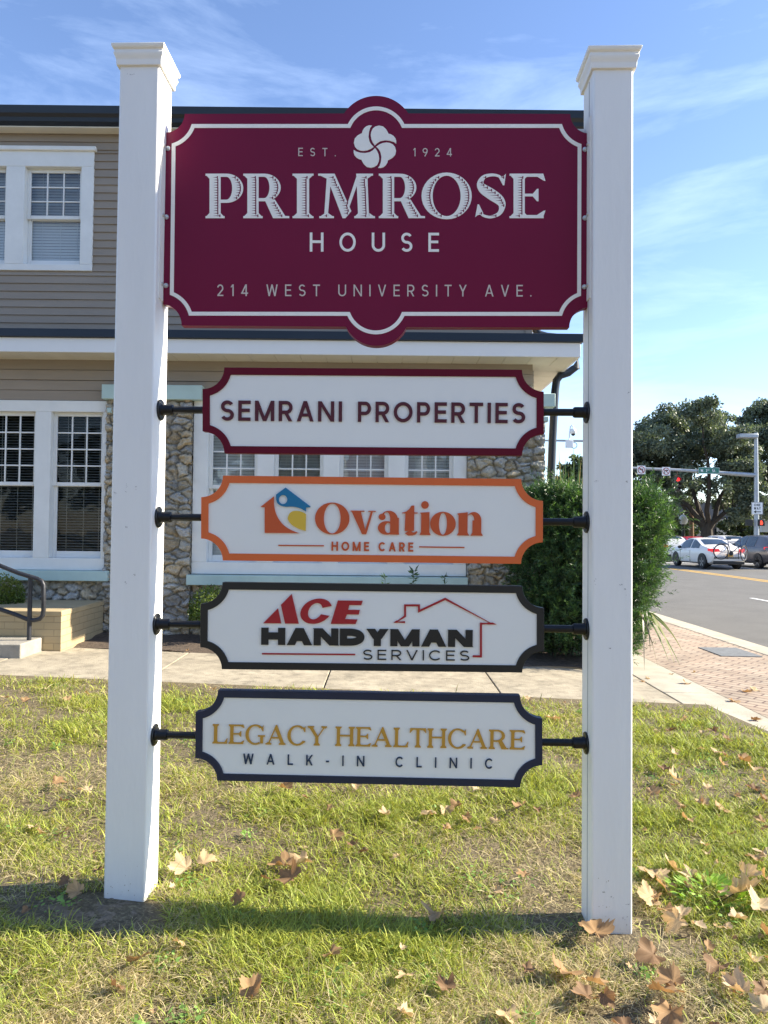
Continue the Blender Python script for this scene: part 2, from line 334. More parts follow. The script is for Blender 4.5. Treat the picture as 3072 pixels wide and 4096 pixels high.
def serif(ch, T=.25, t=.07, s=.09, st=.045):
    P = []
    def foot(x, w, y, l=s, r=s):          # bracketed serif under (y=0) or above (y=1) a stem
        d = 1 if y == 0 else -1
        P.append(rect(x-w/2-l, min(y, y+d*st), x+w/2+r, max(y, y+d*st)))
        if l > .01: P.append([(x-w/2-l*.75, y+d*st), (x-w/2, y+d*st), (x-w/2, y+d*(st+.07))])
        if r > .01: P.append([(x+w/2+r*.75, y+d*st), (x+w/2, y+d*st), (x+w/2, y+d*(st+.07))])
    def stem(x, w=T, y0=0, y1=1, top=True, bot=True):
        P.append(rect(x-w/2, y0, x+w/2, y1))
        if bot: foot(x, w, 0)
        if top: foot(x, w, 1)
    def bowl(x0, xr, yt, yb):              # right-hand bowl, thin at top and bottom, thick at the side
        cy = (yt+yb)/2; xm = x0+(xr-x0)*.40; ro = (yt-yb)/2
        P.append(rect(x0, yt-t, xm, yt)); P.append(rect(x0, yb, xm, yb+t))
        A = arc(xm, cy, xr-xm, ro, 90, -90, 24); B = arc(xm, cy, max(xr-xm-T, .01), ro-t, 90, -90, 24)
        for i in range(24): P.append([A[i], A[i+1], B[i+1], B[i]])
    def ring(cx, cy, rx, ry, a0, a1, n=36, TT=None, tt=None):
        TT = TT or T; tt = tt or t
        A = arc(cx, cy, rx, ry, a0, a1, n); B = arc(cx, cy, rx-TT, ry-tt, a0, a1, n)
        for i in range(n): P.append([A[i], A[i+1], B[i+1], B[i]])
    x = s+T/2
    if ch == 'I': stem(x); Wd = T+2*s
    elif ch == 'L': stem(x); Wd = .78; P.append(rect(x, 0, Wd-.02, t)); P.append([(Wd-.16,t),(Wd-.05,0),(Wd,.28),(Wd-.03,.28)])
    elif ch == 'E':
        stem(x); Wd = .80
        P.append(rect(x, 0, Wd-.04, t)); P.append([(Wd-.19,t),(Wd-.06,0),(Wd,.17),(Wd-.035,.17)])
        P.append(rect(x, 1-t, Wd-.05, 1)); P.append([(Wd-.05,1),(Wd-.18,1-t),(Wd-.03,.84),(Wd,.84)])
        P.append(rect(x, .49, Wd-.24, .49+t*.85)); P.append([(Wd-.28,.49),(Wd-.19,.38),(Wd-.155,.38),(Wd-.155,.66),(Wd-.19,.66),(Wd-.28,.49+t*.85)])
    elif ch == 'P': stem(x, top=False); foot(x, T, 1, s, 0); bowl(x, .85, 1, .345); Wd = .85
    elif ch == 'R':
        stem(x, top=False); foot(x, T, 1, s, 0); bowl(x, .83, 1, .38); Wd = 1.02
        P.append([(.47,.42),(.70,.42),(.93,.05),(Wd,.045),(Wd,0),(.66,0)])
    elif ch == 'H': Wd = 1.0; stem(x); stem(Wd-x); P.append(rect(x, .50, Wd-x, .50+t))
    elif ch == 'T':
        Wd = .86; stem(Wd/2, top=False); P.append(rect(.02, 1-t, Wd-.02, 1)); P.append([(.02,1),(.0,.76),(.035,.76),(.17,1-t)]); P.append([(Wd-.02,1),(Wd-.17,1-t),(Wd-.035,.76),(Wd,.76)])
    elif ch == 'M':
        Wd = 1.34; a = s+t/2
        P.append([(.24-t*.8,0+st),(.24+t*.4,st),(.345,1-st),(.245,1-st)]); foot(.24, t, 0, .13, .13)
        foot(.31, .12, 1, .20, 0)
        P.append([(.215,1),(.42,1),(.80,.16),(.665,0),(.60,0)]); P.append([(.60,0),(.665,0),(1.02,1),(.935,1)])
        P.append([(.91,1),(1.16,1),(1.20,0),(.955,0)]); foot(1.035, T, 1, 0, .13); foot(1.08, T, 0, .09, .13)
    elif ch == 'O': Wd = 1.13; ring(Wd/2, .5, Wd/2, .525, 0, 360)
    elif ch in 'CG':
        Wd = .98; ring(Wd/2+.03, .5, Wd/2+.02, .525, 48, 322 if ch == 'C' else 300, 34)
        P.append([(.80,.86),(.90,.92),(.935,1.0),(.90,1.0),(.93,.70),(.90,.70)][0:3] + [(.94,.68),(.905,.68)])
        if ch == 'C': P.append([(.86,.22),(.80,.13),(.90,.12),(.95,.20)])
        else: P.append(rect(.78, .05, .78+T*.9, .42)); P.append(rect(.66, .40, 1.02, .40+st*1.2)); Wd = 1.02
    elif ch == 'A':
        Wd = 1.04; P.append([(.10,st),(.10+t,st),(.535,.93),(.50,1.0)]); P.append([(.50,1.02),(.56,1.02),(.95,st),(.95-T*1.04,st),(.43,.86)])
        P.append(rect(.25, .32, .72, .32+t*.9)); foot(.135, t, 0, .12, .11); foot(.835, T*.92, 0, .09, .10)
    elif ch == 'Y':
        Wd = 1.0; stem(.5, top=False, y1=.46); P.append([(.09,1-st),(.09+T*1.08,1-st),(.5+T/2,.44),(.5-T/2,.44)]); P.append([(.84,1-st),(.91,1-st),(.5+T/2,.44),(.5+T*.1,.44)])
        foot(.09+T*.54, T*.95, 1, .09, .09); foot(.875, t, 1, .11, .11)
    elif ch == 'S':
        Wd = .74; ctl = [(.625,.845),(.55,.94),(.39,.972),(.215,.925),(.135,.79),(.195,.665),(.38,.535),(.56,.40),(.615,.265),(.55,.105),(.37,.028),(.20,.06),(.105,.165)]; pts = []
        for i in range(len(ctl)-1):
            p0, p1, p2, p3 = ctl[max(i-1, 0)], ctl[i], ctl[i+1], ctl[min(i+2, len(ctl)-1)]
            for k in range(6):
                q = k/6; pts.append(tuple(.5*(2*p1[j]+(p2[j]-p0[j])*q+(2*p0[j]-5*p1[j]+4*p2[j]-p3[j])*q*q+(3*p1[j]-p0[j]-3*p2[j]+p3[j])*q**3) for j in (0, 1)))
        pts.append(ctl[-1]); n = len(pts)
        P += stroke(pts, [.055+(T*.92-.04)*max(0, math.exp(-((i/(n-1)-.5)/.19)**2)) for i in range(n)])
        P.append([(.55,.90),(.66,.955),(.70,1.0),(.665,.74),(.635,.74)]); P.append([(.20,.11),(.06,.06),(.02,.02),(.075,.31),(.105,.31)])
    # lower case, x height .76 of the cap here
    elif ch == 'v':
        Wd = .82; xh = .77; P.append([(.03,xh-.03),(.03+T*1.05,xh-.03),(.46+.06,.0),(.46-.08,0)]); P.append([(.66,xh-.03),(.73,xh-.03),(.52,0),(.44,0)])
        P.append(rect(0, xh-st, T+.16, xh)); P.append(rect(.58, xh-st, .82, xh))
    elif ch == 'o': Wd = .84; ring(.42, .375, .42, .395, 0, 360)
    elif ch == 'i':
        Wd = .29; P.append(rect(.03, 0, .03+T*.94, .73)); P.append([(-.01,.73),(.03+T*.94,.755),(.03+T*.94,.69),(.02,.69)]); foot(.03+T*.47, T*.94, 0, .04, .04); P.append(arc(.15, .985, .125, .125, 0, 360, 24)[:-1])
    elif ch == 't':
        Wd = .55; P.append([(.08,.12),(.10,.70),(.10+T,.70),(.10+T,.13)]); P += stroke([(.21,.12),(.25,.05),(.34,.03),(.43,.05),(.49,.11)], [T*.98,.17,.10,.07,.05])
        P.append(rect(.0, .70, .50, .735)); P.append([(.0,.72),(.12,.76),(.22,.84),(.30,.96),(.10+T,.96),(.10+T,.72)])
    elif ch == 'n':
        Wd = .86; P.append([(.06,0),(.06+T,0),(.06+T,.76),(.05,.73)]); foot(.06+T/2, T, 0, .05, .05); P.append([(.0,.715),(.06+T,.765),(.06+T,.70),(.05,.67)])
        P.append(rect(.80-T, 0, .80, .50)); foot(.80-T/2, T, 0, .05, .05)
        A = arc(.555, .50, .245, .275, 0, 150, 16); B = arc(.44, .50, .13, .20, 0, 150, 16)
        for i in range(16): P.append([A[i], A[i+1], B[i+1], B[i]])
    elif ch == 'a':
        Wd = .80; P.append([(.44,.06),(.44+T,.06),(.44+T,.55),(.44,.55)]); A = arc(.40, .50, .29, .28, 0, 150, 18); B = arc(.32, .50, .12, .235, 0, 150, 18)
        for i in range(18): P.append([A[i], A[i+1], B[i+1], B[i]])
        P.append(arc(.175, .575, .115, .105, 0, 360, 18)[:-1]); P.append([(.44,0),(.74,0),(.74,.03),(.44+T,.10),(.44,.10)])
        A = arc(.33, .215, .29, .225, 62, 300, 26); B = arc(.38, .215, .11, .165, 62, 300, 26)
        for i in range(26): P.append([A[i], A[i+1], B[i+1], B[i]])
        P.append(rect(.44, .375, .50, .415)); P.append([(.42,.02),(.50,.03),(.50,.12),(.42,.055)])
    return P, Wd

def union(polys, eps=1e-6):
    vs = []; fs = []
    pp = []
    for p in polys:                           # quads that fold over themselves become triangles
        if len(p) == 4:
            c = [(p[(i+1) % 4][0]-p[i][0])*(p[(i+2) % 4][1]-p[(i+1) % 4][1])-(p[(i+1) % 4][1]-p[i][1])*(p[(i+2) % 4][0]-p[(i+1) % 4][0]) for i in range(4)]
            if min(c) <= 0 <= max(c): pp += [[p[0],p[1],p[2]], [p[0],p[2],p[3]]]; continue
        pp.append(p)
    for p in pp:
        if abs(sum(p[i-1][0]*p[i][1]-p[i][0]*p[i-1][1] for i in range(len(p)))) < 1e-9: continue
        if sum(p[i-1][0]*p[i][1]-p[i][0]*p[i-1][1] for i in range(len(p))) < 0: p = p[::-1]
        n = len(vs); vs += [Vector((q[0], q[1])) for q in p]; fs.append(list(range(n, n+len(p))))
    o = delaunay_2d_cdt(vs, [], fs, 0, eps)
    return [(v[0], v[1]) for v in o[0]], [tuple(f) for f, src in zip(o[2], o[5]) if len(src)]
def boundary(fs):
    cnt = {}
    for f in fs:
        for i in range(len(f)):
            a, b = f[i], f[(i+1) % len(f)]; k = (min(a, b), max(a, b)); cnt[k] = cnt.get(k, 0)+1
    return [k for k, c in cnt.items() if c == 1]
def plate(mb, vs, fs, w0, w1, back=False):
    """flat shape in the local x-z plane, front face at depth w0, sides back to w1"""
    n = len(vs); V = [(x, w0, z) for x, z in vs]+[(x, w1, z) for x, z in vs]
    Fc = [tuple(f) for f in fs]+[(a, b, b+n, a+n) for a, b in boundary(fs)]
    if back: Fc += [tuple(i+n for i in f)[::-1] for f in fs]
    return mb.add(V, Fc)

# ------------------------------------------------------------------ the sign: two posts and five panels
TH = R(1.7); SY = 2.47; PD = 0.14
S_T = Vector((math.cos(TH), -math.sin(TH), 0)); S_D = Vector((math.sin(TH), math.cos(TH), 0)); S_O = Vector((0, SY, 0))
def sp(px, py, off):
    """pixel -> (x, z) on the plane parallel to the sign, off metres behind the posts' front faces"""
    d = ray(px, py); t = ((S_O + S_D*off - C_P).dot(S_D)) / d.dot(S_D); p = C_P + d*t
    return ((p - S_O).dot(S_T), p.z)
def sign_root(name, label, cat, group=None): return empty(name, S_O, -TH, label, cat, group)

LX0, LX1 = sp(442, 2120, 0)[0], sp(604, 2120, 0)[0]
RX0, RX1 = sp(2369, 2120, 0)[0], sp(2532, 2120, 0)[0]
MOUND = (LX0-0.02, SY-0.06)
def lz(x, y):
    z = 0.080-0.022*np.clip(x, -12, 4)+0.010*np.sin(x*2.1+1)*np.sin(y*1.7)+0.008*np.sin(x*5.3)*np.sin(y*4.1+2)
    z = z+0.035*np.exp(-(((x-MOUND[0])/0.36)**2+((y-MOUND[1])/0.30)**2))
    k = np.clip((y-4.6)/1.4, 0, 1); return z*(1-k)+(0.030-0.032*x)*k
def post(name_label, x0, x1, ztop, zbot, marks):
    r = sign_root('signpost', name_label, 'post', 'white posts carrying the sign panels')
    m = MB(); m.box(x0, 0, zbot, x1, PD, ztop-0.01); m.build('shaft', M['post'], r, bevel=0.007, seg=3)
    cx, cy, h = (x0+x1)/2, PD/2, (x1-x0)/2; c = MB(); zb = ztop-0.066
    prof = [(.002,-.004),(.0085,-.004),(.0095,.010),(.0095,.013),(.0100,.017),(.0125,.024),(.0165,.034),(.0165,.040),(.0145,.041),(.0145,.049),(.0185,.051),(.0225,.058),(.0235,.066),(.0205,.0675),(.004,.072)]
    vs = []; fs = []
    for (o, z) in prof:
        q = h+o; qd = PD/2+o; vs += [(cx-q,cy-qd,zb+z),(cx+q,cy-qd,zb+z),(cx+q,cy+qd,zb+z),(cx-q,cy+qd,zb+z)]
    for i in range(len(prof)-1): fs += [(i*4+k, i*4+(k+1) % 4, (i+1)*4+(k+1) % 4, (i+1)*4+k) for k in range(4)]
    k = (len(prof)-1)*4; fs.append((k, k+1, k+2, k+3)); fs.append((0, 3, 2, 1)); c.add(vs, fs)
    c.build('cap', M['cap'], r, bevel=0.0012, seg=2)
    if x0 > 0:
        m = MB(); m.box(x0-.0012, .052, zbot, x0-.0002, .0545, ztop-.08); m.build('seam', M['stain'], r)
    s = MB()
    for k in range(16):                             # mud splashes low on the shaft
        ax, az = random.uniform(x0+.008, x1-.008), lz(np.array([(x0+x1)/2]), np.array([SY]))[0]+abs(random.gauss(0, .07)); l = random.uniform(.0005, .0017)
        s.add([(ax+l*math.cos(q), -.0007, az+l*1.4*math.sin(q)) for q in (0, 1, 2, 3, 4, 5)], [(0,1,2,3,4,5)])
    s.build('mud_splashes', M['mud'], r); s = MB()
    for (mx_, my_, w, hh) in marks:                 # scuffs of worn paint
        p = sp(mx_, my_, 0)
        for _ in range(4):
            ax, az = p[0]+random.gauss(0, w*.4), p[1]+random.gauss(0, hh*.4); l = random.uniform(.001, .0035); a = random.uniform(-.9, .9)
            s.add([(ax-l, -.0006, az-l*a), (ax+l, -.0006, az+l*a), (ax+l*.8, -.0006, az+l*a+.0010), (ax-l*.6, -.0006, az-l*a+.0014)], [(0,1,2,3)])
    if s.v: s.build('scuff_marks', M['stain'], r)
    return r
zLt, zRt = sp(560, 172, -.02)[1], sp(2480, 183, -.02)[1]
post('white square post with a capped top standing in a mound of bare soil', LX0, LX1, zLt, -0.2, [(523,298,.02,.004),(508,1945,.004,.02),(540,1950,.012,.01),(465,1975,.012,.006),(503,2330,.003,.012),(640,560,.004,.008),(505,2110,.004,.004),(535,2300,.01,.003),(590,3580,.012,.02),(600,3500,.003,.05)])
post('white square post with a large dry leaf resting against its foot', RX0, RX1, zRt, -0.3, [(2385,1925,.008,.005),(2510,1925,.006,.005),(2485,2340,.004,.002),(2500,2365,.005,.02),(2380,2320,.004,.015),(2440,2595,.002,.002),(2515,1575,.008,.02),(2415,3570,.014,.002),(2450,3590,.012,.004),(2505,3620,.012,.006),(2420,3728,.008,.006),(2455,3745,.012,.012),(2500,3670,.01,.01)])

def line(root, name, text, p0, p1, cap, font, mt, off, raised, wscale=1.0, space=0.38, wt=None, **kw):
    """one line of lettering: p0, p1 = its left and right ends on the base line (pixels), spacing fitted to them"""
    L = math.hypot(p1[0]-p0[0], p1[1]-p0[1]); ex = ((p1[0]-p0[0])/L, (p1[1]-p0[1])/L); ey = (ex[1], -ex[0])
    G = []
    for ch in text:
        G.append(([], space) if ch == ' ' else (sans(ch, wt, wscale) if font == 'sans' else serif(ch, **kw)))
    tot = sum(g[1] for g in G); gap = (L/cap-tot)/max(1, len(text)-1)
    x = 0; V = []; Fc = []
    for P, w in G:
        if P:
            vs, fs = union(P); n = len(V)
            V += [sp(p0[0]+(ex[0]*(vx+x)+ey[0]*vy)*cap, p0[1]+(ex[1]*(vx+x)+ey[1]*vy)*cap, off-raised) for vx, vy in vs]; Fc += [tuple(i+n for i in f) for f in fs]
        x += w+gap
    m = MB(); plate(m, V, Fc, off-raised, off+0.0005); return m.build(name, mt, root)

def shape(root, name, polys, mt, off, raised, back=0.0005):
    vs, fs = union(polys); m = MB(); plate(m, [sp(x, y, off-raised) for x, y in vs], fs, off-raised, off+back); return m.build(name, mt, root)
K16 = 3072/1659
def k16(pts): return [(x*K16, y*K16) for x, y in pts]
def parc(p, q, bulge, n=16):
    """arc from p to q; bulge = height of the arc over its chord, positive to the left of the way"""
    mxx, my = (p[0]+q[0])/2, (p[1]+q[1])/2; dx, dy = q[0]-p[0], q[1]-p[1]; c = math.hypot(dx, dy); s = abs(bulge)
    r = (c*c/4+s*s)/(2*s); sg = 1 if bulge > 0 else -1; nx, ny = -dy/c*sg, dx/c*sg
    ox, oy = mxx-nx*(r-s), my-ny*(r-s); a0 = math.atan2(p[1]-oy, p[0]-ox); a1 = math.atan2(q[1]-oy, q[0]-ox)
    d = (a1-a0+PI) % (2*PI)-PI
    return [(ox+r*math.cos(a0+d*i/n), oy+r*math.sin(a0+d*i/n)) for i in range(n+1)]

# --- large burgundy panel
OT = 0.07
top = sign_root('sign_panel', 'large burgundy sign panel with arched top and white flower emblem, highest on the posts', 'sign')
o_ = parc((399,246), (357,286), -12) + parc((352.5,657), (392,703), -12) + parc((747,705.5), (878,706.5), 41, 24) + parc((1230,707), (1271,664), -12) + parc((1272.5,288), (1232,246), -12) + parc((882,245), (743,245), 38, 24)
o_ = k16(o_)
vs, fs = union([o_]); m = MB(); plate(m, [sp(x, y, OT) for x, y in vs], fs, OT, OT+0.034, back=True); m.build('board', M['burg'], top)
bl = parc((417,272), (375,313), -7) + parc((371,634), (411,677.5), -7) + parc((753,678), (871,678), 40, 24) + parc((1211,678), (1251,636), -7) + parc((1252,314), (1211,272), -7) + parc((871,272), (754,272), 38, 24)
shape(top, 'border_line', stroke(k16(bl), 8.2*K16, True), M['cream'], OT, 0.0012)
line(top, 'lettering', 'EST.', (1193,624), (1343,625), 33, 'sans', M['greyish'], OT, 0.001, wt=.115, wscale=.98)
line(top, 'lettering', '1924', (1653,625), (1808,625.5), 33, 'sans', M['greyish'], OT, 0.001, wt=.115, wscale=1.05)
line(top, 'lettering', 'HOUSE', (1239,1006), (1756,1007), 76, 'sans', M['cream'], OT, 0.0012, wt=.135)
line(top, 'lettering', '214 WEST UNIVERSITY AVE.', (868,1184), (2126,1186), 46.5, 'sans', M['greyish'], OT, 0.001, wt=.11, space=.30, wscale=.97)
PR = [('P',822,973),('R',973,1157),('I',1170,1254),('M',1264,1501),('R',1515,1700),('O',1686,1887),('S',1897,2031),('E',2038,2182)]
Vl = []; Fl = []; Vh = []; Fh = []
for ch, xa, xb in PR:
    P, w = serif(ch); vs, fs = union(P); kx = (xb-xa)/w; y0 = 872.5; cap = 178
    n = len(Vl); Vl += [sp(xa+vx*kx, y0-vy*cap, OT-.0012) for vx, vy in vs]; Fl += [tuple(i+n for i in f) for f in fs]
    be = [(vs[a], vs[b]) for a, b in boundary(fs)]; st = .0575; y = .055
    while y < .955:                                  # engraved hatching of the thick strokes
        xs = sorted(a[0]+(b[0]-a[0])*(y-a[1])/(b[1]-a[1]) for a, b in be if (a[1] > y) != (b[1] > y))
        for xl, xr in zip(xs[::2], xs[1::2]):
            ww = xr-xl
            if ww > .40 and ch in 'PRE' and xl < .15: xr = xl+.25; ww = .25
            if .135 < ww < (.62 if ch == 'S' else .42):
                a, b = xl+.36*ww, xr-min(.30*ww, .085); c = b+.022
                for q in ([(a,y),(b,y-.009),(b,y+.009)], [(b,y-st/2),(c,y-st/2),(c,y+st/2),(b,y+st/2)]):
                    n2 = len(Vh); Vh += [sp(xa+vx*kx, y0-vy*cap, OT-.0022) for vx, vy in q]; Fh.append(tuple(range(n2, n2+len(q))))
        y += st
m = MB(); plate(m, Vl, Fl, OT-.0012, OT+.0005); big = m.build('lettering', M['cream'], top)
m = MB(); plate(m, Vh, Fh, OT-.0016, OT-.0011); m.build('hatching', M['burg'], big)
pet = [(-1,-12),(-20,-40),(-34,-72),(-40,-110),(-36,-140),(-22,-170),(2,-190),(38,-200),(76,-192),(105,-166),(122,-137),(128,-123),(150,-118),(176,-102),(194,-80),(202,-55),(201,-29),(180,-45),(140,-57),(95,-61),(50,-52),(22,-36),(4,-18)]
fl = []
for k in range(4):
    c, s = [(1,0),(0,1),(-1,0),(0,-1)][k]; fl.append([(1150+(829+x*c-y*s)/2.37, 470+(276+x*s+y*c)/2.37) for x, y in pet])
for p in fl: shape(top, 'petal', [p], M['cream'], OT, 0.0025)
for (px, py) in k16([(363,321),(359.5,469),(358.5,617),(1263.5,323),(1263.5,471),(1262,620)]):
    x, z = sp(px, py, OT); s = MB(); s.lathe([(.0085,-.0015),(.009,0),(.009,.0015)], 'y', (x, OT-.0015, z), 20); sc = s.build('bolt', M['zinc'], top, smooth=True)
    s = MB(); s.lathe([(.0035,-.0055),(.0055,-.004),(.0058,-.001)], 'y', (x, OT-.0015, z), 12); s.build('bolt_head', M['zinc'], sc, smooth=True)
for sd_, xf in ((1, LX1), (-1, RX0)):
    zt, zb = sp(660, 500, OT)[1], sp(660, 1205, OT)[1]; s = MB()
    s.box(min(xf, xf+sd_*.004), .030, zb, max(xf, xf+sd_*.004), .117, zt); s.box(min(xf, xf+sd_*.05), .1135, zb, max(xf, xf+sd_*.05), .117, zt); s.box(min(xf+sd_*.004, xf+sd_*.05), .1045, zb+.01, max(xf+sd_*.004, xf+sd_*.05), .1130, zt-.01)
    br = s.build('bracket', M['cap'], top)
    for py in ((321, 469, 617) if sd_ > 0 else (323, 471, 620)):
        z = sp(660, py*K16, OT)[1]; s = MB(); s.lathe([(.0075,0),(.007,sd_*.004),(.003,sd_*.006)], 'x', (xf+sd_*.004, .052, z), 14); s.build('bracket_bolt', M['zinc'], br, smooth=True)

# --- small panels on pipes
def small_panel(label, corners, rad, bw, mb_, orig, sc, pipes):
    r = sign_root('sign_panel', label, 'sign', 'small scalloped panels hung on pipes'); OB, ON = 0.047, 0.053
    q = [((x/sc)+orig[0], (y/sc)+orig[1]) for x, y in corners]; rad /= sc; bw /= sc
    Wd = math.dist(q[0], q[1]); H = math.dist(q[0], q[3])
    def loop(ins, rr):
        pts = []; y0 = math.sqrt(max(rr*rr-ins*ins, 0)); a = math.degrees(math.asin(min(1, ins/rr)))
        for ci, (cx, cy, a0) in enumerate(((0,0,90),(Wd,0,180),(Wd,H,270),(0,H,0))):
            pts += arc(cx, cy, rr, rr, a0-a, a0-90+a, 12)
        return pts
    def bil(p):
        u, v = p[0]/Wd, p[1]/H; t = lerp(q[0], q[1], u); b = lerp(q[3], q[2], u); return lerp(t, b, v)
    out = [bil(p) for p in loop(0, rad)]; inn = [bil(p) for p in loop(bw, rad+bw)]
    vs, fs = union([out]); m = MB(); plate(m, [sp(x, y, ON) for x, y in vs], fs, ON, 0.088, back=True); m.build('board', mb_, r, bevel=0.0015, seg=2)
    vs, fs = union([inn]); m = MB(); plate(m, [sp(x, y, ON) for x, y in vs], fs, ON-.0010, ON+.0005); m.build('face', M['board'], r)
    n = len(out); m = MB(); po = [sp(x, y, OB) for x, y in out]; pi_ = [sp(x, y, OB) for x, y in inn]
    V = [(x, OB, z) for x, z in po]+[(x, OB, z) for x, z in pi_]+[(x, ON+.0005, z) for x, z in po]+[(x, ON+.0005, z) for x, z in pi_]
    Fc = []
    for i in range(n):
        j = (i+1) % n; Fc += [(i, j, n+j, n+i), (i, i+2*n, j+2*n, j), (n+i, n+j, 3*n+j, 3*n+i)]
    m.add(V, Fc); m.build('border', mb_, r, bevel=0.0012, seg=2)
    PW = 0.070
    for side, (px, py) in zip((1, -1), pipes):
        z = sp(px*K16, py*K16, PW)[1]; xf = LX1 if side > 0 else RX0
        ex = sp(*( lerp(q[0], q[3], .5) if side > 0 else lerp(q[1], q[2], .5) ), PW)[0]; ez = z
        s = MB(); s.lathe([(.0385,0),(.0385,side*.0045),(.036,side*.007),(.023,side*.0085),(.0215,side*.012),(.0195,side*.016),(.0195,side*.044),(.0175,side*.049),(.0130,side*.051)], 'x', (xf, PW, z), 28)
        fl = s.build('flange', M['pipe'], r, smooth=True)
        s = MB(); s.lathe([(.0130,0),(.0130,abs(ex-xf)*side-side*.046)], 'x', (xf+side*.048, PW, z), 18); s.build('pipe', M['pipe'], r, smooth=True)
        for k in range(4):
            a = PI/4+k*PI/2; s = MB(); s.lathe([(.0042,side*.006),(.004,side*.0085),(.002,side*.0098)], 'x', (xf, PW+.0295*math.cos(a), z+.0295*math.sin(a)), 10); s.build('screw', M['zinc'] if k == 0 else M['pipe'], fl, smooth=True)
    return r, ON-.001
def T(pts, orig, sc): return [(x/sc+orig[0], y/sc+orig[1]) for x, y in pts]

# first small panel
r, on = small_panel('white panel with burgundy border and one line of large burgundy capitals', [(107,67),(1440,77),(1440,413),(107,402)], 85, 28, M['burg2'], (700,1400), .9759, [(348,885.5),(1266,891)])
line(r, 'lettering', 'SEMRANI PROPERTIES', (882,1682), (2101,1693), 81, 'sans', M['burgtxt'], on, 0.005, wt=.165, space=.34, wscale=1.08)
# second: orange
r, on = small_panel('white panel with orange border and a small house emblem in blue, orange and yellow', [(102,489),(1437,504),(1436,836),(101,821)], 85, 28, M['orange'], (700,1400), .9759, [(343,1117),(1264,1128)])
O4 = (1000, 1900); s4 = 1.659
line(r, 'lettering', 'Ovation', (1259,2134), (1932,2143), 122, 'serif', M['orange2'], on, 0.005, T=.29, t=.035, s=.05, st=.032)
line(r, 'lettering', 'HOME CARE', (1325.5,2202.6), (1653,2206.5), 36.5, 'sans', M['orange2'], on, 0.004, wt=.19, space=.30)
for a in ([(188,467),(490,469.5)], [(1122,477),(1423,481)]): shape(r, 'rule', stroke(T(a, O4, s4), 5), M['orange2'], on, 0.003)
em = shape(r, 'emblem', [T([(70,211),(158,142),(158,168)]+bez((158,168),(156,262),(215,325),12)[1:]+bez((215,325),(255,365),(327,386),10)[1:]+[(97,384),(97,213),(73,213)], O4, s4)], M['orange2'], on, 0.005)
hole = arc(219, 163, 28, 30, 0, 360, 24)[:-1]
bluep = [(172,140),(172,130),(236,83),(400,208),(400,214),(371,217),(371,243)]+bez((371,243),(325,208),(262,210),8)[1:]+bez((262,210),(205,216),(180,185),8)[1:]+[(174,165)]
# the blue roof with its round opening: joined along a cut
bh = sorted(hole, key=lambda p: math.atan2(p[1]-163, p[0]-219)); b0 = min(range(len(bluep)), key=lambda i: math.dist(bluep[i], (172,140))); ring_ = bluep[b0:]+bluep[:b0]
h0 = min(range(len(bh)), key=lambda i: math.dist(bh[i], ring_[0])); bh = bh[h0:]+bh[:h0]; bh = bh[::-1] if True else bh
k_ = len(ring_)//2; hk = min(range(len(bh)), key=lambda i: math.dist(bh[i], (236, 193)))
jr = min(range(len(ring_)), key=lambda i: math.dist(ring_[i], (240, 211)))
hk_pts = bh[:hk+1]; rest = bh[hk:]+[bh[0]]
area = lambda p: sum(p[i][0]*p[(i+1) % len(p)][1]-p[(i+1) % len(p)][0]*p[i][1] for i in range(len(p)))
A1 = ring_[:jr+1]+rest; A2 = ring_[jr:]+[ring_[0]]+hk_pts
shape(r, 'emblem', [T(A1, O4, s4), T(A2, O4, s4)], M['blue'], on, 0.005)
shape(r, 'emblem', [T([(250,290)]+bez((250,290),(255,238),(305,237),8)[1:]+bez((305,237),(345,238),(371,260),6)[1:]+[(369,371)]+bez((369,371),(265,345),(250,290),10)[1:-1], O4, s4)], M['yellow'], on, 0.005)
# third: black
r, on = small_panel('white panel with black border, red and black lettering and a red house outline', [(100,76),(1441,93),(1441,431),(97,416)], 85, 28, M['black'], (700,2250), .9759, [(338.5,1348),(1265,1359)])
O5 = (1000, 2350); s5 = 1.58
C3 = []
A_ = arc(0,0,1,1,38,330,34); B_ = arc(0,0,1,1,38,330,34)
Cp = lambda a, rx, ry: (418+rx*math.cos(R(a))-ry*math.sin(R(a))*-.26*1-0, 150-ry*math.sin(R(a)))
aa = [24+(338-24)*i/36 for i in range(37)]
for i in range(36): C3.append([Cp(aa[i],98,80), Cp(aa[i+1],98,80), (Cp(aa[i+1],44,52)[0]-6, Cp(aa[i+1],44,52)[1]), (Cp(aa[i],44,52)[0]-6, Cp(aa[i],44,52)[1])])
ace = [[(83,226),(176,132),(197,227)], [(195,110),(263,41),(307,229),(221,228)], [(555,82),(713,84),(703,112),(627,111),(620,141),(694,142),(687,171),(612,170),(601,200),(679,202),(667,231),(510,230)]]
shape(r, 'lettering', [T(p, O5, s5) for p in ace+C3], M['red'], on, 0.005)
line(r, 'lettering', 'HANDYMAN', (1000+70/s5, 2350+362/s5), (1000+1407/s5, 2350+377/s5), 108/s5, 'sans', M['black'], on, 0.005, wt=.42, wscale=1.95)
line(r, 'lettering', 'SERVICES', (1000+714/s5, 2350+457/s5), (1000+1386/s5, 2350+463.5/s5), 64/s5, 'sans', M['black'], on, 0.004, wt=.125, wscale=1.55)
shape(r, 'rule', stroke(T([(75,419),(665,424)], O5, s5), 6), M['red'], on, 0.003)
hs = stroke(T([(980,219),(925,219),(980,182),(980,113),(1068,113),(1068,150),(1234,72),(1526,228),(1460,228),(1460,436),(1408,435)], O5, s5), 8)
hs.append(T([(906,223),(930,207),(930,223)], O5, s5)); hs.append(T([(1500,222),(1535,222),(1559,234),(1500,234)], O5, s5))
shape(r, 'house_outline', hs, M['red'], on, 0.004)
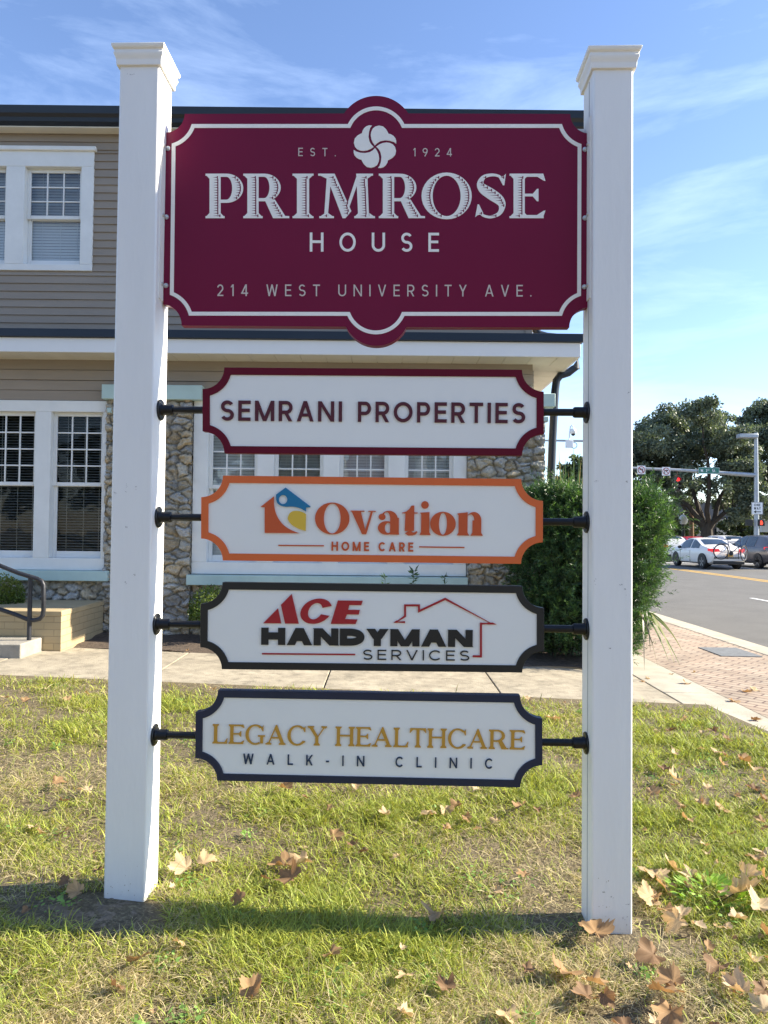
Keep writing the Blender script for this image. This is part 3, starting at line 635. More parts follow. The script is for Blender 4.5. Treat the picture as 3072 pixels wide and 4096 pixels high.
# fourth: navy
r, on = small_panel('white panel with navy border and gold serif capitals above navy lettering, lowest of all', [(3,11),(1568,38),(1569,454),(-1,419)], 100, 32, M['navy'], (780,2750), 1.1286, [(332,1587),(1266.5,1605)])
line(r, 'lettering', 'LEGACY HEALTHCARE', (849,2974), (2100,2999), 77, 'serif', M['gold'], on, 0.005, T=.165, t=.075, s=.075, st=.06, space=.34)
line(r, 'lettering', 'WALK-IN CLINIC', (972,3056.5), (1971,3076), 41, 'sans', M['navytxt'], on, 0.004, wt=.135, space=.45)
# ------------------------------------------------------------------ ground, walks, road
def worley(P, cells, seed, jitter=0.9):
    """distance to nearest and second nearest cell point, and the nearest cell's id; P (n,2) in cell units"""
    i0 = np.floor(P).astype(int); d1 = np.full(len(P), 9.0); d2 = np.full(len(P), 9.0); idn = np.zeros(len(P), int)
    for dx in (-1, 0, 1):
        for dy in (-1, 0, 1):
            c = i0+np.array([dx, dy]); h = (c[:, 0]*73856093) ^ (c[:, 1]*19349663) ^ (seed*83492791); h = np.abs(h)
            rx = ((h*2654435761 >> 8) % 10007)/10007; ry = ((h*40503*65537 >> 6) % 9973)/9973
            q = c+0.5+jitter*(np.stack([rx, ry], 1)-0.5); d = np.hypot(*(P-q).T)
            m = d < d1; d2 = np.where(m, d1, np.minimum(d2, d)); idn = np.where(m, h % 100003, idn); d1 = np.where(m, d, d1)
    return d1, d2, idn
def vnoise(P, seed=0):
    i = np.floor(P).astype(int); f = P-i; f = f*f*(3-2*f)
    def h(a, b): k = np.abs((a*374761393+b*668265263+seed*1442695041) ^ 1274126177); return ((k*2246822519 >> 7) % 65521)/65521
    a = h(i[:,0], i[:,1]); b = h(i[:,0]+1, i[:,1]); c = h(i[:,0], i[:,1]+1); d = h(i[:,0]+1, i[:,1]+1)
    return (a*(1-f[:,0])+b*f[:,0])*(1-f[:,1])+(c*(1-f[:,0])+d*f[:,0])*f[:,1]
def fbm(P, seed=0, o=4): return sum(vnoise(P*2**k, seed+k)*0.5**(k+1) for k in range(o))/(1-0.5**o)

def soil_mat():
    m = mat('lawn_soil', (0.11,0.085,0.048), 0.95, var=0.5, scale=40, bump=0.9, bscale=70, coords='Object', dirt=((0.34,0.28,0.16), 90, 0.50, 0.64, 0.6)); return m
def grid(name, xs, ys, zf, mt, kind='structure'):
    X, Y = np.meshgrid(xs, ys); V = np.stack([X.ravel(), Y.ravel(), np.zeros(X.size)], 1); V[:, 2] = zf(V[:, 0], V[:, 1])
    nx, ny = len(xs), len(ys); a = (np.arange(ny-1)[:, None]*nx+np.arange(nx-1)[None, :]).ravel()
    o = np_mesh(name, V, np.stack([a, a+1, a+nx+1, a+nx], 1), mt, smooth=True); o['kind'] = kind; return o
ROAD_Z = -0.23
M['soil'] = soil_mat()
grid('terrain', np.linspace(-400, 400, 9), np.linspace(-300, 900, 9), lambda x, y: x*0-0.45, mat('far_ground', (0.16,0.15,0.12), 0.95, var=0.2, scale=0.05))
LAWN_X1 = 2.80
grid('lawn', np.concatenate([np.linspace(-12, -2.6, 20), np.linspace(-2.5, LAWN_X1+.02, 110)]), np.concatenate([np.linspace(-6, 1.2, 14), np.linspace(1.3, 6.2, 110)]), lz, M['soil'])
M['walk'] = mat('walk_concrete', (0.35,0.305,0.23), 0.9, var=0.28, scale=5, bump=0.5, bscale=90, dirt=((0.11,0.10,0.075), 9, 0.50, 0.72, 0.65))
M['walk2'] = mat('walk_band_concrete', (0.42,0.38,0.30), 0.9, var=0.18, scale=4, bump=0.35, bscale=90, dirt=((0.16,0.15,0.12), 9, 0.6, 0.75, 0.5))
def slabs(name, x0, x1, y0, y1, nx, ny, zf, mt, gap=0.012, h=0.12):
    m = MB()
    for i in range(nx):
        for j in range(ny):
            a, b = x0+(x1-x0)*i/nx+gap/2, x0+(x1-x0)*(i+1)/nx-gap/2; c, d = y0+(y1-y0)*j/ny+gap/2, y0+(y1-y0)*(j+1)/ny-gap/2
            z = [zf(p, q) for p, q in ((a,c),(b,c),(b,d),(a,d))]
            m.add([(a,c,z[0]-h),(b,c,z[1]-h),(b,d,z[2]-h),(a,d,z[3]-h),(a,c,z[0]),(b,c,z[1]),(b,d,z[2]),(a,d,z[3])], [(4,5,6,7),(0,1,5,4),(1,2,6,5),(2,3,7,6),(3,0,4,7)])
    o = m.build(name, mt, bevel=0.006, seg=2); o['kind'] = 'structure'; return o
wz = lambda x, y: 0.022-0.032*x
slabs('path', -11.4, 2.60, 6.12, 7.66, 9, 1, lambda x, y: wz(x, y)+0.004, M['walk'])
grid('path_bed', np.linspace(-12, 2.61, 3), np.linspace(6.05, 7.7, 3), lambda x, y: wz(x, y)-0.02, M['soil'])
bz = lambda x, y: -0.060-0.008*(x-2.5)
slabs('pavement_border', 2.61, 3.12, -4, 60, 1, 42, bz, M['walk2'])
# brick pavers in herringbone, as a procedural colour and bump
def paver_mat():
    m = bpy.data.materials.new('brick_pavers'); m.use_nodes = True; n = m.node_tree; b = n.nodes['Principled BSDF']; b.inputs['Roughness'].default_value = 0.9
    t = n.nodes.new('ShaderNodeTexCoord'); mpn = n.nodes.new('ShaderNodeMapping'); mpn.inputs['Rotation'].default_value = (0, 0, R(45)); n.links.new(t.outputs['Object'], mpn.inputs[0])
    br = n.nodes.new('ShaderNodeTexBrick'); br.inputs['Color1'].default_value = (0.35,0.265,0.195,1); br.inputs['Color2'].default_value = (0.39,0.315,0.24,1); br.inputs['Mortar'].default_value = (0.15,0.10,0.08,1)
    br.inputs['Scale'].default_value = 1; br.inputs['Brick Width'].default_value = 0.21; br.inputs['Row Height'].default_value = 0.105; br.inputs['Mortar Size'].default_value = 0.009; br.inputs['Bias'].default_value = 0.0
    n.links.new(mpn.outputs[0], br.inputs[0])
    no = n.nodes.new('ShaderNodeTexNoise'); no.inputs['Scale'].default_value = 2.5; no.inputs['Detail'].default_value = 6; n.links.new(t.outputs['Object'], no.inputs[0])
    mr = n.nodes.new('ShaderNodeMapRange'); mr.inputs[1].default_value = .3; mr.inputs[2].default_value = .7; mr.inputs[3].default_value = 0.75; mr.inputs[4].default_value = 1.2; n.links.new(no.outputs[0], mr.inputs[0])
    mu = n.nodes.new('ShaderNodeMixRGB'); mu.blend_type = 'MULTIPLY'; mu.inputs[0].default_value = 1; n.links.new(br.outputs[0], mu.inputs[1]); n.links.new(mr.outputs[0], mu.inputs[2]); n.links.new(mu.outputs[0], b.inputs['Base Color'])
    bp = n.nodes.new('ShaderNodeBump'); bp.inputs['Strength'].default_value = 0.6; bp.inputs['Distance'].default_value = 0.01; bp.invert = True; n.links.new(br.outputs['Fac'], bp.inputs['Height']); n.links.new(bp.outputs[0], b.inputs['Normal'])
    return m
grid('pavement', np.array([3.12, 3.4, 3.9, 4.4, 4.74]), np.linspace(-4, 34, 20), lambda x, y: bz(x, y)-0.002, paver_mat())
KX = 5.10
m = MB()
for i in range(30):
    y0 = -4+i*1.27; m.box(4.74, y0+.006, -0.35, KX, y0+1.264, bz(4.9, 0)+0.004)
o = m.build('kerb', M['walk2'], bevel=0.02, seg=2); o['kind'] = 'structure'
m = MB(); m.box(KX, -4, -0.4, 5.55, 34.1, ROAD_Z+0.010); o = m.build('gutter_pan', M['walk2']); o['kind'] = 'structure'
M['asphalt'] = mat('asphalt', (0.112,0.108,0.100), 0.9, var=0.16, scale=1.2, bump=0.5, bscale=130, dirt=((0.25,0.245,0.235), 260, 0.52, 0.66, 0.6))
grid('road', np.array([5.54, 9, 14, 20, 27]), np.linspace(-20, 130, 31), lambda x, y: x*0+ROAD_Z, M['asphalt'])
grid('cross_road', np.array([-80, -30, 0, 5.5, 27, 60, 120]), np.array([36, 40, 46, 52.]), lambda x, y: x*0+ROAD_Z-0.004, M['asphalt'])
M['paint_w'] = mat('road_paint_white', (0.70,0.70,0.67), 0.8, var=0.15, scale=9); M['paint_y'] = mat('road_paint_yellow', (0.62,0.36,0.05), 0.8, var=0.2, scale=9)
m = MB()
for x in (9.4, 17.4):
    for y in np.arange(-12.3, 34, 9.2): m.box(x, y, ROAD_Z-.02, x+.11, y+3.05, ROAD_Z+.004)
m.box(5.9, 34.2, ROAD_Z-.02, 13, 34.7, ROAD_Z+.0042); m.box(14, 39.5, ROAD_Z-.02, 24, 39.8, ROAD_Z+.0042); m.box(14, 42.6, ROAD_Z-.02, 24, 42.9, ROAD_Z+.0042)
o = m.build('lane_marking', M['paint_w']); o['kind'] = 'structure'
m = MB()
for x in (13.15, 13.5): m.box(x, -10, ROAD_Z-.02, x+.15, 33.5, ROAD_Z+.004)
o = m.build('centre_line', M['paint_y']); o['kind'] = 'structure'
m = MB(); m.box(-70, 52, -0.5, 11.5, 75, ROAD_Z+.12); m.box(23.3, 52, -0.5, 100, 56, ROAD_Z+.14); m.box(24.4, -10, -.5, 29, 36, ROAD_Z+.14); o = m.build('far_pavement', M['walk2'], bevel=.02); o['kind'] = 'structure'
o = MB().box(4.12, 8.7, -.2, 4.62, 9.35, bz(4.3, 9)+0.008).build('handhole_lid', M['hand'], bevel=.004); tag(o, 'grey utility lid set flush into the brick pavement', 'utility cover')

# ------------------------------------------------------------------ house
HY = 8.6
house = empty('house', (-3, HY, 0), 0, 'two-storey taupe clapboard house with rough stone piers and mint sills behind the sign', 'house')
def hp(o):
    o.location = (-house.location.x, -house.location.y, 0); return o
HX0 = -7.5; HXR = at16(1147, 715, HY).x
zc = lambda y16, Y=HY: at16(830, y16, Y).z
Z_EAVE = zc(782); Z_SK = 3.72
def laps(m, x0, x1, z0, z1, step, y):
    z = z0; k = 0
    while z < z1-.005:
        t = min(z+step, z1); m.add([(x0,y-.018,z),(x1,y-.018,z),(x1,y-.004,t),(x0,y-.004,t),(x0,y+.002,z),(x1,y+.002,z)], [(0,1,2,3),(0,4,5,1)]); z = t
    return m
# upper storey
up = at16(102, 327, HY)                            # window positions are cut out
U_T, U_B = at16(100, 324, HY).z, at16(100, 586, HY).z; U_R = at16(203, 450, HY).x; U_L = -5.8
U0, U1 = Z_SK-0.02, at16(120, 275, HY).z-.15
m = MB()
laps(m, HX0, HXR, U0, U_B, .097, HY); laps(m, U_R, HXR, U_B, U_T, .097, HY); laps(m, HX0, U_L, U_B, U_T, .097, HY); laps(m, HX0, HXR, U_T, U1+.15, .097, HY)
m.box(HX0, HY+.01, U0, U_L, HY+.25, U1+.2); m.box(U_R, HY+.01, U0, HXR-.01, HY+.25, U1+.2); m.box(U_L, HY+.01, U0, U_R, HY+.25, U_B); m.box(U_L, HY+.01, U_T, U_R, HY+.25, U1+.2)
m.box(HXR-.25, HY+.25, U0, HXR-.01, 17, U1+.2); m.box(HX0, HY+.25, U0, HX0+.2, 17, U1+.2); m.box(HX0, 16.8, -.2, HXR, 17, U1+.2)
hp(m.build('upper_wall', M['siding'], house))
m = MB(); m.box(HXR-.075, HY-.028, U0, HXR+.012, HY+.1, U1); hp(m.build('corner_board', M['siding'], house, bevel=.004))
# eave of the upper roof
ex1 = at16(1318, 250, HY-.25).x; ez0, ez1 = at16(120, 263, HY-.25).z, at16(120, 229, HY-.25).z
m = MB(); m.box(HX0-.4, HY-.155, ez0-.012, ex1, HY+.05, ez0+.02); hp(m.build('soffit', M['soffit'], house))
gp = [(.05,0),(0,.0),(-.055,.03),(-.065,.075),(-.10,.105),(-.115,ez1-ez0),(-.10,ez1-ez0),(.05,ez1-ez0-.02)]
m = MB(); n = len(gp); m.add([(x, HY-.155+a, ez0+.0+b) for x in (HX0-.45, ex1+.02) for a, b in gp], [(i, (i+1) % n, n+(i+1) % n, n+i) for i in range(n)]+[tuple(range(n))[::-1], tuple(range(n, 2*n))]); hp(m.build('gutter', M['gutter'], house))
m = MB(); rz = ez1+.01
m.add([(HX0-.4,HY-.18,rz),(ex1,HY-.18,rz),(ex1,17.4,rz),(HX0-.4,17.4,rz),(HX0+3,12.8,rz+1.0),(ex1-4,12.8,rz+1.0)], [(0,1,5,4),(1,2,5),(2,3,4,5),(3,0,4),(0,3,2,1)]); hp(m.build('roof', M['shingle'], house))
# skirt roof between the storeys
SKY = HY-.42; sx1 = at16(1254, 760, SKY).x; f0, f1 = at16(600, 765, SKY).z, at16(600, 734, SKY).z; g1 = at16(600, 716, SKY).z
m = MB(); m.box(HX0-.4, SKY, f0, sx1, SKY+.03, f1); m.box(sx1-.03, SKY+.03, f0, sx1, 17, f1); hp(m.build('fascia', M['fascia'], house, bevel=.003))
m = MB(); m.box(HX0-.4, SKY-.035, f1+.002, sx1+.03, SKY+.05, g1); m.box(sx1-.05, SKY+.05, f1+.002, sx1+.03, 17, g1); hp(m.build('drip_edge', M['gutter'], house, bevel=.004))
m = MB(); m.add([(HX0-.4,SKY-.03,g1),(sx1+.03,SKY-.03,g1),(HXR+.02,HY,g1+.10),(HX0-.4,HY,g1+.10),(sx1+.03,17,g1),(HXR+.02,17,g1+.1)], [(0,1,2,3),(1,4,5,2)]); hp(m.build('lower_roof', M['shingle'], house))
m = MB(); x = HX0-.4
while x < sx1-.04:
    m.box(x+.003, SKY+.031, f0+.004, min(x+.30, sx1-.03)-.003, HY+.04, f0+.016); x += .30
y = HY+.04
while y < 16.9:
    m.box(HXR-.02, y+.003, f0+.004, sx1-.031, y+.297, f0+.016); y += .30
m.box(HX0-.4, SKY+.03, f0+.017, sx1-.03, HY+.04, f0+.03); m.box(HXR-.02, HY+.04, f0+.017, sx1-.031, 17, f0+.03)
hp(m.build('soffit', M['soffit'], house))
# lower storey: frieze of wide boards, windows between stone piers
ZF = f0; WL_T = at16(120, 866, HY).z; WC_T = at16(640, 868, HY).z; SILL_T = at16(120, 1229, HY).z; SILL_B = at16(120, 1253, HY).z
m = MB(); z = WL_T+.002; st = (ZF-WL_T)/4
for i in range(4): m.box(HX0, HY-.02-.012*(i in (2,)), WL_T+.002+st*i+.002, HXR+.02, HY+.2, WL_T+st*(i+1)+(.0 if i < 3 else .02)); 
hp(m.build('frieze', M['siding'], house, bevel=.004))
LW_R = at16(231, 1050, HY).x; CW_L, CW_R = at16(417, 1050, HY).x, at16(1008, 1050, HY).x; SR = at16(1176, 1050, HY-.06).x
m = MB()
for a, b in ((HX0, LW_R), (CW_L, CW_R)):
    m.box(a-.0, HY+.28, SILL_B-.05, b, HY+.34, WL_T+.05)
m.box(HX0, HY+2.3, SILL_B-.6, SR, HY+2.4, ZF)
hp(m.build('dark_backing', M['room'], house))  # dark sheets behind the panes stand in for the unlit interior
m = MB(); m.box(LW_R-.0, HY+.02, -.2, CW_L, HY+.3, WL_T); m.box(CW_R, HY+.02, -.2, SR-.06, HY+.3, WL_T); m.box(HX0, HY+.04, -.2, LW_R, HY+.27, SILL_B); m.box(CW_L, HY+.04, -.2, CW_R, HY+.27, SILL_B); m.box(SR-.3, HY+.3, -.2, SR-.06, 17, ZF); hp(m.build('lower_wall', M['step'], house))
# rough limestone facing: a relief of irregular stones bedded in mortar
def stone_mat():
    m = bpy.data.materials.new('limestone_rubble'); m.use_nodes = True; n = m.node_tree; b = n.nodes['Principled BSDF']; b.inputs['Roughness'].default_value = 0.9
    a = n.nodes.new('ShaderNodeVertexColor'); a.layer_name = 'tint'; t = n.nodes.new('ShaderNodeTexCoord')
    no = n.nodes.new('ShaderNodeTexNoise'); no.inputs['Scale'].default_value = 26; no.inputs['Detail'].default_value = 8; no.inputs['Roughness'].default_value = .7; no.inputs['Distortion'].default_value = 1.5; n.links.new(t.outputs['Object'], no.inputs[0])
    mr = n.nodes.new('ShaderNodeMapRange'); mr.inputs[1].default_value = .3; mr.inputs[2].default_value = .7; mr.inputs[3].default_value = 0.55; mr.inputs[4].default_value = 1.3; n.links.new(no.outputs[0], mr.inputs[0])
    mu = n.nodes.new('ShaderNodeMixRGB'); mu.blend_type = 'MULTIPLY'; mu.inputs[0].default_value = 1; n.links.new(a.outputs[0], mu.inputs[1]); n.links.new(mr.outputs[0], mu.inputs[2]); n.links.new(mu.outputs[0], b.inputs['Base Color'])
    bp = n.nodes.new('ShaderNodeBump'); bp.inputs['Strength'].default_value = 0.9; bp.inputs['Distance'].default_value = 0.02; n.links.new(no.outputs[0], bp.inputs['Height']); n.links.new(bp.outputs[0], b.inputs['Normal'])
    return m
M['stone'] = stone_mat()
def stone(name, x0, x1, z0, z1, yb, seed, res=.011, side=False):
    xs = np.linspace(x0, x1, max(4, int((x1-x0)/res))); zs = np.linspace(z0, z1, int((z1-z0)/res)); X, Z = np.meshgrid(xs, zs); P = np.stack([X.ravel(), Z.ravel()], 1)
    Q = P.copy(); Q[:, 0] += .11*(fbm(P*8, seed)-.5); Q[:, 1] += .12*(fbm(P*8, seed+5)-.5)
    d1, d2, cid = worley(Q/np.array([.165, .095]), 0, seed); e = d2-d1
    bump = np.clip(e/.30, 0, 1)**.5; rnd = (cid*7919 % 1000)/1000; rnd2 = (cid*104729 % 1000)/1000
    ridged = 1-np.abs(2*fbm(P*np.array([14, 20]), seed+9, 5)-1)
    hgt = .050*bump*(.5+rnd*.9)+.035*(fbm(P*22, seed+2, 5)-.5)*bump+.050*ridged*bump
    V = np.stack([P[:, 0], yb-hgt, P[:, 1]], 1)
    base = np.array([.47, .43, .35])*(0.82+.34*rnd)[:, None]; warm = np.array([.49, .405, .28]); grey = np.array([.40, .385, .35])
    col = np.where((rnd2 > .8)[:, None], warm*(0.8+.4*rnd)[:, None], np.where((rnd2 < .38)[:, None], grey*(0.8+.5*rnd)[:, None], base))
    mort = np.clip(1-e/.10, 0, 1)[:, None]; col = col*(1-mort)+np.array([.45, .42, .35])*mort
    col = col*(0.75+.5*fbm(P*6, seed+3))[:, None]
    nx, nz = len(xs), len(zs); a = (np.arange(nz-1)[:, None]*nx+np.arange(nx-1)[None, :]).ravel(); F4 = np.stack([a, a+1, a+nx+1, a+nx], 1)
    for edge in (np.arange(nz)*nx, np.arange(nz)*nx+nx-1):        # returns of the pier
        n0 = len(V); W_ = V[edge].copy(); W_[:, 1] = yb+.12; V = np.concatenate([V, W_]); col = np.concatenate([col, col[edge]]); i = np.arange(nz-1); F4 = np.concatenate([F4, np.stack([edge[i], edge[i+1], n0+i+1, n0+i], 1)])
    return hp(np_mesh(name, V, F4, M['stone'], house, col=col, smooth=True))
CAP_B = at16(320, 862, HY-.1).z
stone('stone_pier', LW_R+.004, CW_L-.004, -.15, CAP_B+.02, HY, 3)
stone('stone_pier', CW_R+.004, SR, -.15, CAP_B, HY, 11)
stone('stone_base', HX0+2.2, LW_R, -.15, SILL_B, HY+.03, 21, .015); stone('stone_base', CW_L, CW_R, -.15, SILL_B, HY+.03, 31, .015)
for a, b, ya, yb_ in ((219, 436, 832, 861), (1040, 1200, 850, 877)):
    p0 = at16(a, yb_, HY-.14); p1 = at16(b, ya, HY-.14); m = MB(); m.box(p0.x, HY-.14, p0.z, p1.x, HY+.02, p1.z)
    m.box(p0.x+.05, HY-.10, p0.z-.16, p0.x+.10, HY, p0.z-.10) if a < 300 else m.box(p0.x+.1, HY-.10, p0.z-.17, p1.x-.07, HY+.02, p0.z-.11)
    hp(m.build('pier_cap', M['mint'], house, bevel=.006))

def sash_window(root, x0, x1, z0, z1, y, cols, rows, split, blind, glass, lower_div=False, fr=.045):
    """one double hung window: trim-coloured sashes with glazing bars above, glass and slatted blind behind"""
    w = empty('window', (x0, y, z0)); w.parent = root; w.location = (x0-root.location.x, y-root.location.y, z0)
    def loc(o): o.location = (-x0, -y, -z0); return o
    zm = z0+(z1-z0)*split; m = MB()
    for a, b, yy, nc, nr in ((zm-.02, z1, y+.04, cols, rows), (z0, zm+.02, y+.075, 1, 1)):
        m.box(x0, yy, a, x0+fr, yy+.03, b); m.box(x1-fr, yy, a, x1, yy+.03, b); m.box(x0+fr, yy, b-fr, x1-fr, yy+.03, b); m.box(x0+fr, yy, a, x1-fr, yy+.03, a+(fr if yy < y+.05 else fr*1.8))
        for i in range(1, nc): xx = x0+fr+(x1-x0-2*fr)*i/nc; m.box(xx-.009, yy+.004, a+fr, xx+.009, yy+.026, b-fr)
        for j in range(1, nr): zz = a+fr+(b-a-2*fr)*j/nr; m.box(x0+fr, yy+.006, zz-.009, x1-fr, yy+.024, zz+.009)
    loc(m.build('sash', M['trim'], w, bevel=.003, seg=1))
    m = MB(); m.add([(x0+.02,y+.055,zm),(x1-.02,y+.055,zm),(x1-.02,y+.055,z1-.02),(x0+.02,y+.055,z1-.02)], [(0,1,2,3)]); m.add([(x0+.02,y+.09,z0+.02),(x1-.02,y+.09,z0+.02),(x1-.02,y+.09,zm),(x0+.02,y+.09,zm)], [(0,1,2,3)]); loc(m.build('glass', glass, w))
    m = MB(); z = z0+.03; stp, tilt, mt = blind; k = 0
    while z < z1-.02:
        dz = .0; m.add([(x0+.01,y+.135,z),(x1-.01,y+.135,z),(x1-.01,y+.135+stp*.95*math.cos(tilt),z+stp*1.05*math.sin(tilt)),(x0+.01,y+.135+stp*.95*math.cos(tilt),z+stp*1.05*math.sin(tilt))], [(0,1,2,3)]); z += stp
    loc(m.build('blind', mt, w, fix=False))
    m = MB()
    for q in (.22, .55, .85): m.box(x0+(x1-x0)*q-.003, y+.132, z0, x0+(x1-x0)*q+.003, y+.134, z1)
    loc(m.build('blind_cord', mt, w))
    return w
def frame(name, x0, x1, z0, z1, holes, y, mt=None, proud=.03, head=None):
    """flat casing round a row of windows"""
    m = MB(); hx = sorted(holes); zb, zt = hx[0][2], hx[0][3]
    m.box(x0, y-proud, zt, x1, y+.13, z1); m.box(x0, y-proud, z0, x1, y+.13, zb)
    xs = [x0]+[v for h in hx for v in h[:2]]+[x1]
    for i in range(0, len(xs), 2): m.box(xs[i], y-proud, zb, xs[i+1], y+.13, zt)
    return hp(m.build(name, M['trim'], house, bevel=.005))
# upper window pair
h_u = []
for a, b in ((-165, 14), (54, 176)):
    h_u.append((at16(a, 470, HY).x, at16(b, 470, HY).x, at16(100, 572, HY).z, at16(100, 362, HY).z))
h_u = [(h_u[0][0]+.0, h_u[0][1], h_u[0][2], h_u[0][3]), h_u[1]]; wd = h_u[1][1]-h_u[1][0]; h_u[0] = (h_u[0][1]-wd, h_u[0][1], h_u[0][2], h_u[0][3]); 
frame('window_casing', max(h_u[0][0]-.2, U_L), U_R, U_B, U_T, h_u, HY, proud=.03)
m = MB(); m.box(h_u[0][0]-.22, HY-.06, U_T-.03, U_R+.03, HY, U_T+.025); hp(m.build('head_moulding', M['trim'], house, bevel=.01))
m = MB(); m.box(U_L-.1, HY+.01, U_B, h_u[0][0]-.19, HY+.2, U_T); hp(m.build('upper_wall', M['siding'], house))
m = MB(); m.box(U_L, HY+.6, U_B-.3, U_R+.4, HY+.65, U_T+.3); hp(m.build('dark_backing', M['room'], house))  # dark sheet in place of the shaded room upstairs
for h in h_u: sash_window(house, *h[:4], HY, 3, 3, .50, (.036, R(72), M['blind']), M['glass'])
# lower left group and centre group
lt, lb = at16(120, 890, HY).z, at16(120, 1205, HY).z
hl = [(at16(a, 1050, HY).x, at16(b, 1050, HY).x, lb, lt) for a, b in ((-172, -62), (-34, 76), (110, 222))]
frame('window_casing', hl[0][0]-.15, LW_R-.003, SILL_T-.01, WL_T, hl, HY)
for h in hl: sash_window(house, *h, HY, 3, 4, .505, (.034, R(20), M['darkblind']), M['glass2'])
hc = [(at16(a, 1050, HY).x, at16(b, 1050, HY).x, lb-.03, lt-.0) for a, b in ((449, 556), (592, 698), (733, 838), (874, 979))]
frame('window_casing', CW_L+.003, CW_R-.003, SILL_T-.04, WC_T+.0, hc, HY)
for i, h in enumerate(hc): sash_window(house, *h, HY, 3, 4, .505, (.036, R(66), M['blind']), M['glass'])
for a, b, dz in ((HX0, at16(232, 1240, HY-.12).x, 0), (at16(402, 1243, HY-.12).x, at16(1011, 1243, HY-.12).x, -.035)):
    m = MB(); m.box(a, HY-.12, SILL_B+dz, b, HY+.05, SILL_T+dz-.012); hp(m.build('window_sill', M['mint'], house, bevel=.006))
# downspouts
def spout(pts, r=.045):
    m = MB(); m.tube(pts, r, 10); return hp(m.build('downspout', M['gutter'], house, smooth=True))
dx = at16(1237, 800, 9.6).x
spout([(at16(1244,770,9).x, 9.0, f0+.05)]+[at16(a, b, 9.0) for a, b in ((1244,782),(1241,795),(1228,805),(1210,811),(1202,822),(1199,845),(1196,900),(1193,960),(1190,1040))]+[Vector((at16(1188,1100,9).x, 9.0, -.1))], .05)
p = [at16(a, b, 8.9) for a, b in ((1157,700),(1158,714),(1164,722),(1180,727),(1200,729))]; spout(p, .05)
o = bpy.data.objects.get('downspout')
# bed soil in front of the house
grid('garden_soil', np.linspace(-8, 2.6, 40), np.linspace(7.66, 8.75, 8), lambda x, y: 0.03-0.03*x+0.05*(y-7.6)+.015*np.sin(x*9)*np.sin(y*13), mat('bed_mulch', (0.085,0.062,0.045), 0.95, var=0.5, scale=20, bump=0.9, bscale=50))

def painted_brick():
    m = mat('painted_brickwork', (0.42,0.33,0.19), 0.75); n = m.node_tree; b = n.nodes['Principled BSDF']; t = n.nodes.new('ShaderNodeTexCoord'); sx = n.nodes.new('ShaderNodeSeparateXYZ'); ad = n.nodes.new('ShaderNodeMath'); cb = n.nodes.new('ShaderNodeCombineXYZ'); n.links.new(t.outputs['Object'], sx.inputs[0])
    n.links.new(sx.outputs[0], ad.inputs[0]); n.links.new(sx.outputs[1], ad.inputs[1]); n.links.new(ad.outputs[0], cb.inputs[0]); n.links.new(sx.outputs[2], cb.inputs[1])
    br = n.nodes.new('ShaderNodeTexBrick'); br.inputs['Scale'].default_value = 1; br.inputs['Brick Width'].default_value = .205; br.inputs['Row Height'].default_value = .072; br.inputs['Mortar Size'].default_value = .004; br.inputs['Mortar Smooth'].default_value = .4; br.inputs['Color1'].default_value = (.43,.34,.20,1); br.inputs['Color2'].default_value = (.39,.305,.175,1); br.inputs['Mortar'].default_value = (.33,.26,.15,1)
    n.links.new(cb.outputs[0], br.inputs[0]); n.links.new(br.outputs[0], b.inputs['Base Color']); bp = n.nodes.new('ShaderNodeBump'); bp.invert = True; bp.inputs['Strength'].default_value = .7; bp.inputs['Distance'].default_value = .006; n.links.new(br.outputs['Fac'], bp.inputs['Height']); n.links.new(bp.outputs[0], b.inputs['Normal']); return m
M['pbrick'] = painted_brick()
# planter block, step, handrail
pl = empty('planter_wall', (-3.6, 7.5, 0), 0, 'low tan painted brick block with a flat cap beside the entrance steps', 'wall')
x1 = at16(132, 1380, 7.4).x; zt = at16(100, 1321, 7.4).z; zb = .02
m = MB(); m.box(x1-2.6, 7.4, zb-.1, x1, 8.5, zt-.05); o = m.build('brickwork', M['pbrick'], pl, bevel=.006); o.location = (3.6, -7.5, 0)
m = MB(); m.box(x1-2.6, 7.396, zt-.0495, x1+.004, 8.52, zt+.008); o = m.build('cap', M['tanbrick'], pl, bevel=.008); o.location = (3.6, -7.5, 0)
zst = at16(20, 1391, 6.95).z; xs_ = at16(45, 1400, 6.95).x
o = MB().box(xs_-1.5, 6.95, -.1, xs_, 7.38, zst).build('concrete_step', M['step'], bevel=.012); tag(o, 'worn concrete step at the foot of the entrance beside the tan block', 'step')
hr = empty('handrail', at16(62, 1415, 7.2), 0, 'dark metal pipe handrail with a rounded end in front of the tan block', 'handrail')
hz = [at16(a, b, 7.2) for a, b in ((-190,1150),(-60,1193),(0,1222),(40,1238),(80,1250),(90,1255),(94,1264),(94,1290),(94,1318),(92,1330),(86,1337),(74,1340),(62,1339),(30,1326),(0,1316),(-190,1250))]
m = MB(); m.tube(hz, .022, 12); o = m.build('rail', M['rail'], hr, smooth=True); o.location = -hr.location
p = at16(62, 1415, 7.2); m = MB(); m.tube([(p.x, 7.2, -.1), (p.x, 7.2, at16(62, 1244, 7.2).z)], .022, 12); o = m.build('rail_post', M['rail'], hr, smooth=True); o.location = -hr.location
